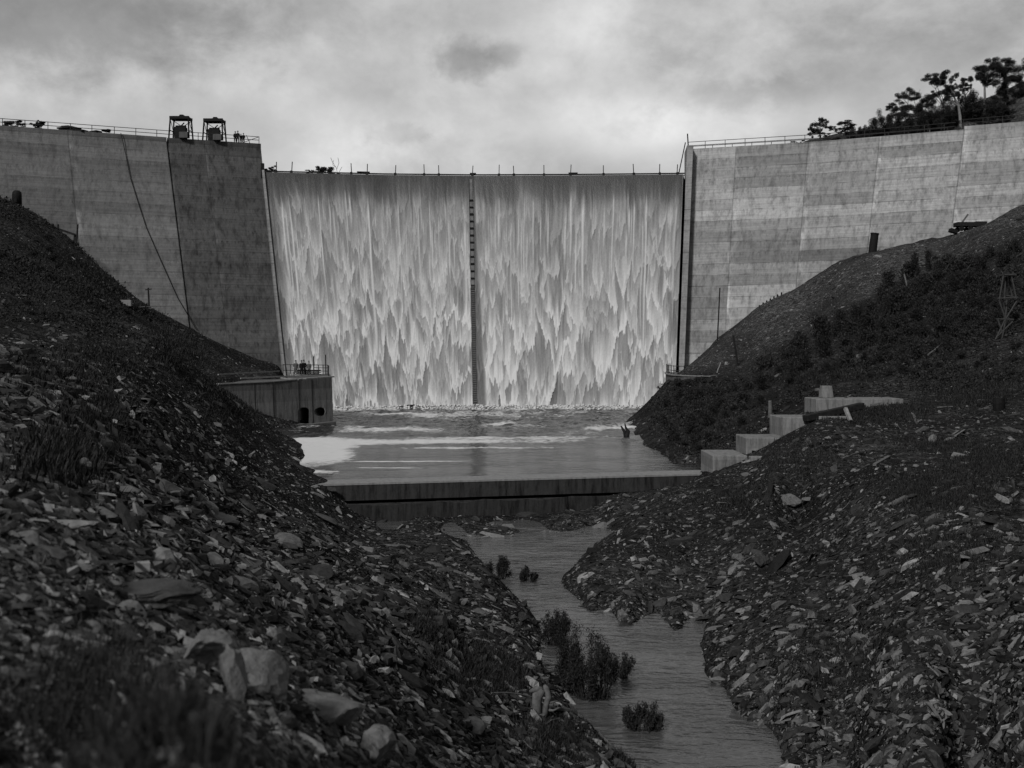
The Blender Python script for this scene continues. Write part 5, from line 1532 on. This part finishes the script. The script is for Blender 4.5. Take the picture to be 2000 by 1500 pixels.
for i, (a, b_, w) in enumerate((((1742, 842), (1770, 836), 4), ((1755, 846), (1800, 820), 4), ((1765, 836), (1790, 842), 3), ((1785, 842), (1812, 824), 5), ((1790, 828), (1783, 808), 4),
        ((1792, 836), (1818, 828), 4), ((1780, 806), (1788, 814), 3), ((1826, 824), (1845, 822), 4), ((1800, 845), (1826, 830), 3), ((1735, 832), (1750, 826), 6), ((1750, 826), (1741, 836), 5), ((1765, 846), (1782, 834), 3))):
    stick('driftwood', a, b_, w, 'tangled pale driftwood stick in the heap behind the right mound', 'driftwood', D0=70 + .4 * (i % 4), group='driftwood heap on the right bank')
for i, (a, b_) in enumerate((((1862, 854), (1872, 847)), ((1866, 857), (1884, 845)))):
    stick('plank', a, b_, 4, 'bright broken plank right of the round white boulder', 'plank', M_palest, dmin=30, group='two bright planks', boxy=True, lift=.15)
stick('branch', (1830, 796), (1862, 794), 2.5, 'thin pale branch lying on the right slope above the driftwood', 'branch', dmin=60)
stick('branch', (1880, 812), (1942, 790), 2.5, 'long thin branches by the dark barrel on the right slope', 'branch', dmin=60)
stick('plank', (1700, 796), (1727, 792), 3, 'thin pale plank in the grass right of the topmost block', 'plank', dmin=60, boxy=True, lift=.2)
stick('log', (1770, 713), (1760, 717), 4, 'short bright log in the scrub of the right hillside', 'log', M_palest, dmin=70, lift=.2)
stick('branch', (1812, 700), (1842, 676), 3, 'pale bare branch among the dark shrubs on the right hillside', 'branch', dmin=70, lift=.3)
stick('branch', (1762, 524), (1772, 568), 3, 'pale slanting dead trunk among the upper right shrubs', 'dead trunk', dmin=90, lift=.4)
stick('stick', (1638, 782), (1655, 776), 3, 'small heap of sticks right of the tapered pedestal', 'stick', M_wooddk, D0=78.8)
stick('stick', (1652, 777), (1662, 771), 2.5, 'crossed thin sticks lying on the topmost block', 'stick', D0=79)
stick('pipe', (1400, 728), (1408, 708), 2, 'thin curved pale wire standing up beside the right landing', 'wire', M_ppl, D0=130)
stick('plank', (1370, 735), (1399, 733), 3, 'pale planks lying on the right landing by the curved wall', 'plank', D0=131, boxy=True)
stick('plank', (1540, 701), (1556, 703), 4, 'small pale board in the scrub right of the landing', 'plank', dmin=80, boxy=True, lift=.3)
# barrel on right slope
g = G(1951, 800, 60)
tag(MB().tube([g + Vector((0, 0, -.1)), g + Vector((0, 0, .4)), g + Vector((0, 0, .75))], [.33, .38, .34], 14).build('barrel', M_black, None, kind_loc=g), 'dark barrel standing on the right slope by the thin branches', 'barrel')
# forked snag standing in the pool
g = PX(1221, 850, 111); g.z = POOL_Z
tag(MB().tube([g + Vector((.1, 0, -.3)), g + Vector((-.05, 0, .35)), g + Vector((-.42, 0, .95))], [.22, .16, .07], 8).tube([g + Vector((.1, 0, -.1)), g + Vector((.3, 0, .4)), g + Vector((.05, 0, .8)), g + Vector((-.02, 0, 1.15))], [.3, .2, .1, .06], 8).build('snag', M_wooddk, None, kind_loc=g), 'dark forked snag sticking out of the pool near the right shore', 'snag')
# weathered stump with two horns at the stream
g = G(1058, 1396, 8); Ds = g.y - .1
def sp_(u, v, dy=0): return PX(u, v, Ds + dy)
tag(MB().tube([sp_(1052, 1402), sp_(1048, 1375), sp_(1050, 1358), sp_(1060, 1346)], [.13, .12, .14, .10], 10).tube([sp_(1064, 1398), sp_(1067, 1375), sp_(1072, 1360), sp_(1066, 1343), sp_(1063, 1338)], [.10, .07, .085, .07, .03], 10)
    .tube([sp_(1063, 1372), sp_(1077, 1372), sp_(1089, 1369)], [.05, .03, .015], 6).tube([sp_(1063, 1385), sp_(1080, 1388), sp_(1093, 1382)], [.05, .03, .02], 6)
    .tube([sp_(1058, 1349), sp_(1045, 1346), sp_(1034, 1351)], [.1, .08, .03], 8).build('driftwood_stump', M_drift, None, smooth=True, kind_loc=g), 'weathered driftwood stump with two curved horns at the stream edge', 'stump')
for k in range(46):
    u_ = random.uniform(60, 1960); v_ = random.uniform(820, 1440)
    g = hit(u_, v_, 5)
    if g is None or g.y > 85 or g.z < (POOL_Z if g.y > 70 else STREAM_Z) + .15: continue
    a_ = random.uniform(-.6, .6); L_ = random.uniform(14, 44) * g.y / F
    d_ = Vector((math.cos(a_) * L_, math.sin(a_) * L_, 0)); p2 = g + d_; p2.z = float(hgt(p2.x, p2.y))
    r_ = max(.010, .9 * g.y / F)
    m_ = g.lerp(p2, .5) + Vector((0, random.uniform(-.1, .1) * L_, .12 * L_))
    tag(MB().tube([g + Vector((0, 0, .06)), m_, p2 + Vector((0, 0, .10))], [r_, r_ * .8, r_ * .4], 6).build('stick', M_drift, None, kind_loc=g),
        'thin dry stick lying loose on the left bank' if g.x < 0 or u_ < 1000 else 'thin dry stick lying loose on the right bank', 'stick', 'dry sticks on the left bank' if g.x < 0 or u_ < 1000 else 'dry sticks on the right bank')

# ------------------------------------------------------------------ foliage
def leaf_quads(rng, C, Rr, n, size, asp=.5, up=0.0, shell=.55):
    """n leaf-sized faces spread through blobs with centres C and radii Rr (k,3)"""
    C = np.asarray(C, float); Rr = np.asarray(Rr, float)
    vol = Rr.prod(1) ** .66; k = rng.choice(len(C), n, p=vol / vol.sum())
    d = rng.normal(size=(n, 3)); d /= np.linalg.norm(d, axis=1, keepdims=True)
    r = shell + (1 - shell) * rng.random(n) ** .7; r = np.where(rng.random(n) < .3, rng.random(n), r)
    P = C[k] + d * Rr[k] * (r * rng.uniform(.82, 1.12, n))[:, None]
    a = rng.normal(size=(n, 3)) + np.array([0, 0, up]); a /= np.linalg.norm(a, axis=1, keepdims=True)
    b_ = np.cross(a, rng.normal(size=(n, 3))); b_ /= np.linalg.norm(b_, axis=1, keepdims=True)
    s = size * rng.uniform(.6, 1.4, n)[:, None]
    V = np.stack([P - a * s, P + b_ * s * asp, P + a * s, P - b_ * s * asp], 1)
    return V.reshape(-1, 3)
def quads_mesh(name, V, mat):
    return mesh_np(name, V, [np.arange(len(V)).reshape(-1, 4)], [mat])
def leaf_mat(name, lo, hi, var=.5):
    m, nt, b = new_mat(name)
    g = nt.nodes.new('ShaderNodeNewGeometry'); oi = nt.nodes.new('ShaderNodeObjectInfo')
    r = ramp(nt, [(0, lo), (1, hi)]); nt.links.new(g.outputs['Random Per Island'], r.inputs[0])
    k = mth(nt, 'ADD', 1 - var / 2, mth(nt, 'MULTIPLY', oi.outputs['Random'], var))
    mx = nn(nt, 'ShaderNodeMix', data_type='RGBA', blend_type='MULTIPLY'); mx.inputs[0].default_value = 1
    nt.links.new(r.outputs[0], mx.inputs[6])
    cc = nt.nodes.new('ShaderNodeCombineColor')
    for i in range(3): nt.links.new(k, cc.inputs[i])
    nt.links.new(cc.outputs[0], mx.inputs[7]); nt.links.new(mx.outputs[2], b.inputs['Base Color'])
    b.inputs['Roughness'].default_value = .7; b.inputs['Specular IOR Level'].default_value = .03
    return m
M_leafd = leaf_mat('dark_leaves', .006, .027)
M_leafm = leaf_mat('scrub_leaves', .008, .032)
M_gum = leaf_mat('gum_leaves', .006, .020, .3)
M_grass = leaf_mat('grass_blades', .007, .026, .3)
M_bark = plain('bark', .03, .09, 3, .9)
M_barkd = plain('dark_bark', .015, .04, 3, .9)
# shrub shapes, radius about one metre
SHR = []
for s_ in range(6):
    r = np.random.default_rng(300 + s_)
    k = 9 + s_
    th = r.uniform(0, 6.28, k); rr = r.uniform(0, .62, k)
    C = np.stack([np.cos(th) * rr, np.sin(th) * rr, r.uniform(.25, .95, k) * (1.1 if s_ % 2 else .85)], 1)
    Rr = r.uniform(.22, .45, (k, 3)); Rr[:, 2] *= .85
    fol = quads_mesh('foliage', leaf_quads(r, C, Rr, 1500, .055, .5), M_leafd)
    mb = MB()
    for c in C[:7]:
        mb.tube([(0, 0, -.1), (c[0] * .5, c[1] * .5, c[2] * .45), tuple(c)], [.04, .03, .01], 5)
    ms = bpy.data.meshes.new('stem'); ms.from_pydata(mb.v, [], mb.f); ms.materials.append(M_barkd)
    SHR.append((fol, ms))
def shrub(x, y, z, r, h, label, group, k=None, name='shrub'):
    k = random.randrange(6) if k is None else k
    o = bpy.data.objects.new(name, None); COL.objects.link(o)
    o.location = (x, y, z); o.rotation_euler = (0, 0, random.uniform(0, 6.28)); o.scale = (r, r, h)
    tag(o, label, 'shrub', group)
    link('foliage', SHR[k][0], o); link('stem', SHR[k][1], o)
    return o
def scatter_shrubs(poly, n, rpx, label, group, sep=.7, hmul=1.0, dmin=30, name='shrub'):
    us = [p[0] for p in poly]; vs_ = [p[1] for p in poly]
    def inside(u, v):
        c = False; j = len(poly) - 1
        for i in range(len(poly)):
            if (poly[i][1] > v) != (poly[j][1] > v) and u < (poly[j][0] - poly[i][0]) * (v - poly[i][1]) / (poly[j][1] - poly[i][1]) + poly[i][0]: c = not c
            j = i
        return c
    done = []; tries = 0
    while len(done) < n and tries < n * 60:
        tries += 1
        u = random.uniform(min(us), max(us)); v = random.uniform(min(vs_), max(vs_))
        if not inside(u, v): continue
        w = random.uniform(*rpx)
        if any(abs(u - a) < (w + c) * sep and abs(v - b_) < (w + c) * sep * .6 for a, b_, c in done): continue
        g = hit(u, v, dmin)
        if g is None or g.y > 160: continue
        if g.y < 78 and g.y > 64 and 1380 < u < 1760 and v < 900: continue
        done.append((u, v, w))
        r = w * g.y / F
        shrub(g.x, g.y + r * .4, g.z - r * .15, r, r * random.uniform(.8, 1.25) * hmul, label, group, name=name)
scatter_shrubs([(1290, 790), (1330, 742), (1400, 742), (1500, 745), (1500, 790), (1430, 860), (1360, 890), (1290, 850)], 34, (13, 26), 'dark bushy shrub on the bank between the fall and the stepped blocks', 'shrubs on the bank right of the fall', .55)
scatter_shrubs([(1490, 705), (1560, 672), (1640, 640), (1700, 600), (1755, 540), (1880, 520), (1990, 490), (1990, 640), (1850, 690), (1700, 720), (1560, 735), (1490, 730)], 96, (16, 36), 'dark dense shrub in the thicket covering the right hillside', 'shrubs on the right hillside', .40, 1.3)
scatter_shrubs([(1500, 735), (1700, 725), (1900, 690), (1990, 680), (1990, 770), (1800, 765), (1640, 748), (1510, 760)], 34, (10, 20), 'low rounded shrub at the foot of the right hillside thicket', 'low shrubs below the thicket', .6, .8)
for u, v, w, h in ((1788, 520, 15, 34), (1812, 512, 13, 30), (1765, 560, 16, 32), (1835, 530, 14, 26), (1736, 600, 18, 34), (1718, 640, 22, 34), (1866, 545, 14, 24), (1800, 560, 18, 30)):
    g = G(u, v + h * .6, 80); shrub(g.x, g.y, g.z, w * g.y / F, h * 1.2 * g.y / F, 'tall narrow dark bush rising above the right hillside thicket', 'tall bushes on the right hillside', name='tall_bush')
scatter_shrubs([(0, 420), (60, 430), (180, 530), (330, 650), (300, 640), (0, 620)], 46, (8, 20), 'low dark shrub on the shaded upper left hillside', 'shrubs on the left hillside', .6, .6)
scatter_shrubs([(1640, 860), (1760, 880), (1990, 860), (1990, 1010), (1850, 990), (1700, 960)], 10, (8, 14), 'small dark shrub in the grass on the right mound', 'shrubs on the right mound', .8, .6)
scatter_shrubs([(1500, 860), (1640, 850), (1700, 900), (1560, 960), (1440, 960)], 14, (7, 13), 'small dark weed shrub on the rubble mound before the blocks', 'shrubs on the rubble mound', .8, .55)
# bushes standing in the stream: many upright stems with narrow leaves
def water_bush(u, vb, wpx, hpx, label, seed, side=0.0, dens=1.0, D=None):
    D = D or -STREAM_Z * F / (vb - VH)
    x = (u - CX) * D / F; w = wpx * D / F / 2 * 1.1; h = hpx * D / F * 1.08
    z = STREAM_Z if D < 66 else hgt(x, D)
    t = thing('water_bush', (x, D, z), label, 'bush')
    r = np.random.default_rng(seed); mb = MB(); C = []; Rr = []
    for k in range(int(26 * dens)):
        a = r.uniform(0, 6.28); q_ = r.uniform(.15, 1) ** .7
        tip = Vector((x + math.cos(a) * w * q_ + side * w * .5, D + math.sin(a) * w * q_ * .7, z + h * (1.02 - .62 * q_ ** 2) * r.uniform(.5, 1.08)))
        b0 = Vector((x + math.cos(a) * w * .3, D + math.sin(a) * w * .25, z - .3))
        m_ = b0.lerp(tip, .55) + Vector((0, 0, .12 * h))
        mb.tube([b0, m_, tip], [.022, .014, .005], 5)
        for q2 in (.22, .38, .52, .68, .83, .97):
            p = b0.lerp(m_, q2 * 2 * .5) if q2 < .5 else m_.lerp(tip, (q2 - .5) * 2)
            C.append((p.x - x, p.y - D, p.z - z)); e = (.05 + .10 * r.random()) * max(w, h) ** .5 * 1.3; Rr.append((e, e, e * 1.4))
    mb.build('stem', M_barkd, t)
    V = leaf_quads(r, C, Rr, int(13000 * dens), .040, .28, up=1.4, shell=.1)
    link('foliage', quads_mesh('foliage', V, M_leafd), t)
    return t
water_bush(1158, 1362, 118, 112, 'largest dark bush standing in the stream, right of centre', 1, .1, 1.25)
water_bush(1118, 1350, 60, 120, 'dark upright bush in the stream joined to the left of the largest one', 2, 0, .8)
water_bush(1086, 1258, 64, 62, 'dark bush at the stream edge behind the largest one', 3, 0, .8)
water_bush(1094, 1238, 34, 44, 'thin tuft topping the dark bush at the stream edge', 13, .2, .4)
water_bush(1208, 1322, 50, 40, 'small leaning branch clump at the right of the largest stream bush', 4, .6, .35)
water_bush(1256, 1424, 84, 48, 'low rounded bush alone in the stream, nearest the camera', 5, 0, .9)
water_bush(970, 1130, 56, 40, 'dark bush at the left stream edge below the weir', 6, 0, .7)
water_bush(1032, 1134, 38, 24, 'small bush standing in the stream right of its larger neighbour', 7, 0, .5)
# grass ----------------------------------------------------------------------
def grass(name, spots, label, seed, size=(.07, .22), wid=.010, lean=.9):
    r = np.random.default_rng(seed); VV_ = []
    for u, v, ru, rv, n, dmin in spots:
        # find ground once per small cell
        uu = np.clip(r.normal(0, .5, n), -1.3, 1.3) * ru + u; vv_ = np.clip(r.normal(0, .5, n), -1.3, 1.3) * rv + v
        m = max(1, n // 14)
        for k in range(m):
            g = hit(uu[k], vv_[k], dmin)
            if g is None or g.y > 160: continue
            q_ = 14; sp = .16 * max(1, g.y / 12)
            X = g.x + r.normal(0, sp * .5, q_); Y = g.y + r.normal(0, sp * .5, q_); Zz = hgt(X, Y) - .02
            s = r.uniform(*size, q_) * max(1, g.y / 60) ; a = r.uniform(0, 6.28, q_); w = max(wid, g.y * .00035)
            tip = np.stack([X + np.cos(a) * s * lean * r.random(q_), Y + np.sin(a) * s * lean * r.random(q_), Zz + s], 1)
            b_ = np.stack([np.cos(a + 1.57) * w, np.sin(a + 1.57) * w, 0 * a], 1)
            P = np.stack([X, Y, Zz], 1); mid = P * .5 + tip * .5 + np.array([0, 0, .06]) * s[:, None]
            VV_.append(np.stack([P - b_, P + b_, mid + b_ * .7, mid - b_ * .7], 1)); VV_.append(np.stack([mid - b_ * .7, mid + b_ * .7, tip + b_ * .1, tip - b_ * .1], 1))
    V = np.concatenate(VV_).reshape(-1, 3)
    return tag(link(name, quads_mesh(name, V, M_grass)), label, 'grass', kind='stuff')
grass('grass', [(950, 1310, 80, 45, 9000, 8), (1080, 1450, 60, 40, 5000, 8), (850, 1230, 40, 30, 2500, 8), (1230, 1490, 30, 20, 800, 8),
      (1830, 960, 130, 45, 9000, 30), (1930, 900, 80, 25, 6000, 30), (1850, 870, 80, 15, 4000, 30), (1700, 810, 90, 18, 5000, 60), (1430, 975, 90, 20, 4000, 40),
      (1560, 900, 70, 40, 3000, 40), (1850, 1080, 120, 60, 3500, 20), (1650, 1300, 140, 90, 3500, 15), (150, 720, 120, 50, 5000, 12), (200, 820, 90, 60, 3500, 9), (330, 690, 80, 40, 4000, 40),
      (450, 790, 60, 40, 4000, 40), (120, 900, 80, 50, 3000, 5), (1900, 760, 100, 40, 6000, 60), (1600, 730, 120, 20, 3500, 60), (1380, 820, 70, 50, 3500, 60),
      (150, 560, 150, 60, 5000, 50)], 'rough dark grass growing in patches on both banks', 31)
grass('dry_grass', [(200, 1340, 90, 100, 2600, 2), (60, 1420, 70, 60, 600, 1.6), (330, 1465, 70, 40, 900, 1.5), (200, 1480, 120, 30, 1200, 1.5)], 'dry dark grass out of focus at the lower left corner', 33, (.03, .10), .003, 1.1)
# low growth between the shrubs on the right hillside
def scrub(name, poly_w, n, seed, label):
    r = np.random.default_rng(seed)
    wgt = (area * inview * poly_w); c_ = np.cumsum((wgt / wgt.sum()).ravel())
    k = np.searchsorted(c_, r.random(n)); j, i = np.unravel_index(np.minimum(k, Xc.size - 1), Xc.shape)
    X = Xc[j, i] + r.uniform(-.3, .3, n); Y = Yc[j, i] + r.uniform(-.3, .3, n); Zz = hgt(X, Y)
    hump = np.clip(fbm(X / 1.3, Y / 1.3, 400, 2) - .4, 0, 1) * 2.2
    C = np.stack([X, Y, Zz + hump * r.random(n) * .8], 1)
    a = r.normal(size=(n, 3)); a /= np.linalg.norm(a, axis=1, keepdims=True)
    b_ = np.cross(a, r.normal(size=(n, 3))); b_ /= np.linalg.norm(b_, axis=1, keepdims=True)
    s = (.0011 * Y * r.uniform(.6, 1.5, n))[:, None]
    V = np.stack([C - a * s, C + b_ * s * .6, C + a * s, C - b_ * s * .6], 1).reshape(-1, 3)
    tag(link(name, quads_mesh(name, V, M_leafm)), label, 'scrub', kind='stuff')
pw = ((Uc > 1470) & (Vc < 790) & (Vc > 500) & (Vc > bnd + 8) & (Yc < 150) & (Yc > 84)) | ((Uc > 1270) & (Uc < 1520) & (Vc > 745) & (Vc < 890) & (Yc > 79) & (Yc < 140))
scrub('low_scrub', pw * (.15 + (fbm(Xc / 6, Yc / 6, 410, 2) > .50)), 38000, 41, 'low dark scrub covering the right hillside between the shrubs')
pw = ((Uc < 340) & (Vc < 660) & (Yc > 55) & (Yc < 158)) * (fbm(Xc / 8, Yc / 8, 420, 2) > .45)
scrub('heath', pw * 1.0, 22000, 42, 'dark heath covering the upper left hillside')

# trees ------------------------------------------------------------------------
def tree(D, ub, vb, clumps, label, seed, group=None, trunk_r=.16, leaf=.17, n=2600, name='gum_tree', bark=None, fork=None, group_cat='tree'):
    """clumps: (u, v, half width, half height) as they stand at distance D"""
    base = PX(ub, vb, D)
    t = thing(name, base, label, group_cat, group)
    r = np.random.default_rng(seed); mb = MB()
    C = []; Rr = []
    top = PX(*(fork or (ub, vb - (vb - min(c[1] for c in clumps)) * .45)), D)
    mb.tube([base - Vector((0, 0, .8)), base.lerp(top, .5) + Vector((.1, 0, 0)), top], [trunk_r * 1.2, trunk_r, trunk_r * .75], 8)
    for u, v, hw, hh in clumps:
        dy = r.uniform(-1, 1) * hw * D / F * .8
        c = PX(u, v, D) + Vector((0, dy, 0)); rw = hw * D / F * 1.25; rh = hh * D / F * 1.3
        m_ = top.lerp(c, .55) + Vector((r.uniform(-.2, .2), 0, -.1 * (c - top).length))
        mb.tube([top - Vector((0, 0, .1)), m_, c], [trunk_r * .55, trunk_r * .32, trunk_r * .1], 6)
        for q_ in range(3):
            e = c + Vector((r.uniform(-.8, .8) * rw, r.uniform(-.6, .6) * rw, r.uniform(-.3, .7) * rh)); mb.tube([m_.lerp(c, .4), e], [trunk_r * .22, .02], 5)
        for q_ in range(9):
            o_ = r.uniform(-.8, .8, 3) * np.array([rw, rw, rh])
            C.append((c.x - base.x + o_[0], c.y - base.y + o_[1], c.z - base.z + o_[2])); Rr.append((rw * r.uniform(.25, .5), rw * .4, rh * r.uniform(.25, .5)))
    mb.build('trunk', bark or M_bark, t)
    link('crown', quads_mesh('crown', leaf_quads(r, C, Rr, int(n * 6), leaf * .46, .5, shell=.35), M_gum), t)
    return t
tree(189, 1601, 276, [(1592, 250, 9, 7), (1601, 238, 9, 8), (1609, 243, 8, 7), (1586, 261, 8, 7), (1600, 256, 6, 5)], 'small gum tree with clumped crown alone above the right crest', 1, n=1800, leaf=.13, bark=M_barkd)
tree(192, 1640, 274, [(1622, 251, 9, 4), (1652, 241, 15, 5), (1642, 255, 8, 4), (1660, 258, 8, 5), (1612, 262, 9, 4), (1656, 250, 10, 4)], 'low spreading gum tree just right of the small lone one above the crest', 2, n=2200, leaf=.13, bark=M_barkd)
tree(194, 1798, 262, [(1762, 194, 14, 8), (1782, 182, 16, 9), (1745, 208, 14, 7), (1800, 200, 14, 10), (1770, 212, 22, 10), (1795, 222, 18, 10), (1755, 222, 14, 8), (1818, 198, 10, 9)], 'wide dark gum tree leaning left in the middle of the right skyline grove', 3, n=6500, leaf=.14)
tree(197, 1842, 262, [(1832, 150, 17, 10), (1822, 160, 12, 8), (1850, 148, 12, 9), (1862, 150, 8, 6), (1842, 180, 12, 7), (1855, 172, 10, 8), (1828, 186, 10, 8)], 'tall gum tree with rounded domed crown on the right skyline', 4, n=4600, leaf=.14, fork=(1842, 205))
tree(185, 1876, 252, [(1862, 178, 12, 9), (1852, 190, 8, 6), (1872, 186, 7, 6), (1858, 168, 8, 6)], 'pale-trunked gum tree standing just behind the step in the right crest', 5, n=1700, leaf=.13, trunk_r=.24, fork=(1872, 205), bark=plain('pale_bark', .07, .15, 3, .9))
tree(193, 1885, 205, [(1886, 162, 9, 8), (1881, 170, 7, 7), (1891, 170, 6, 6)], 'small round gum tree top between the tall gum and the corner grove', 6, n=1300, leaf=.13)
tree(189, 1922, 226, [(1928, 132, 20, 13), (1915, 144, 14, 12), (1950, 130, 18, 11), (1940, 150, 20, 13), (1968, 128, 14, 9), (1982, 140, 14, 12), (1960, 150, 16, 14), (2000, 140, 20, 18), (1925, 156, 10, 8)], 'big dark dense gum tree in the upper right corner with a pale straight trunk', 7, n=9000, leaf=.15, trunk_r=.22, fork=(1923, 166), bark=bpy.data.materials['pale_bark'])
tree(191, 1990, 215, [(1962, 178, 18, 14), (1985, 172, 20, 16), (1945, 192, 14, 12), (2010, 190, 20, 20)], 'dense dark tree below the big corner gum on the right hill', 8, n=5000, leaf=.15)
gi = 0
for u, v, w, h in ((1672, 262, 14, 12), (1690, 258, 14, 14), (1708, 250, 15, 15), (1728, 240, 16, 18), (1748, 232, 16, 18), (1770, 236, 18, 18), (1792, 240, 18, 16), (1815, 226, 18, 20), (1838, 216, 18, 22), (1860, 214, 16, 22), (1880, 200, 16, 20), (1900, 196, 16, 16), (1850, 240, 16, 14), (1890, 232, 18, 18), (1915, 214, 16, 14), (1820, 250, 16, 10), (1935, 215, 16, 14), (1960, 212, 16, 14), (1985, 205, 18, 16), (1730, 262, 18, 9), (1765, 258, 18, 9)):
    gi += 1
    tree(184 + (gi * 7) % 9, u, v + h * 1.5, [(u, v, w * 1.0, h * 1.05), (u - w * .5, v + h * .4, w * .8, h * .8), (u + w * .5, v + h * .35, w * .6, h * .6), (u, v + h, w * .8, h * .7)],
         'dark scrubby tree in the dense undergrowth of the right skyline grove', 50 + gi, 'undergrowth trees behind the right crest', .09, .15, 1700, 'scrub_tree')
tree(262, 526, 352, [(518, 333, 8, 4), (532, 330, 8, 5)], 'small far tree top seen over the left end of the spillway lip', 31, n=900, leaf=.16, trunk_r=.12, bark=M_barkd)
tree(262, 634, 356, [(621, 333, 10, 5), (636, 330, 12, 7), (650, 334, 10, 5), (606, 336, 7, 3)], 'wider far tree top seen over the spillway lip, right of the smaller one', 32, n=2000, leaf=.16, trunk_r=.12, bark=M_barkd)
mb = MB(); b0 = PX(662, 348, 262)
for pts in (((660, 345), (657, 328), (649, 316), (646, 308)), ((658, 330), (662, 318), (660, 308)), ((660, 340), (668, 326)), ((655, 326), (650, 322), (651, 313))):
    mb.tube([PX(u, v, 262) for u, v in pts], .05, 5)
tag(mb.build('dead_tree', M_bark, None, kind_loc=b0), 'bare twiggy dead tree top over the spillway lip beside the far tree', 'dead tree')
for i, (u, v, w, h) in enumerate(((12, 242, 12, 5), (32, 243, 14, 4), (68, 243, 9, 5), (80, 240, 6, 4), (205, 254, 8, 2), (1545, 284, 10, 4), (1560, 280, 10, 4), (1690, 270, 16, 5), (1620, 275, 14, 4))):
    D_ = 178 + i
    tree(D_, u, v + 14, [(u, v, w, h), (u + w * .5, v + 2, w * .6, h)], 'low bush showing just over the dam crest behind the railing', 80 + i, 'bushes behind the crest railings', .05, .12, 700, 'crest_bush', group_cat='bush')
# dead pale trunks in the grove
for i, (a, b_, c) in enumerate((((1870, 252), (1872, 215), (1862, 188)), ((1813, 256), (1804, 235), (1790, 222)), ((1748, 262), (1754, 240), (1748, 228)), ((1925, 228), (1926, 200), (1924, 180)))):
    tag(MB().tube([PX(*a, 193), PX(*b_, 193), PX(*c, 193)], [.13, .1, .05], 6).build('bare_tree', bpy.data.materials['pale_bark'], None, kind_loc=PX(*a, 193)),
        ['pale dead trunk beside the step in the right crest', 'pale bent dead trunk low in the middle of the grove', 'thin pale dead trunk at the left of the grove', 'thin pale dead trunk beside the corner gum'][i], 'tree')
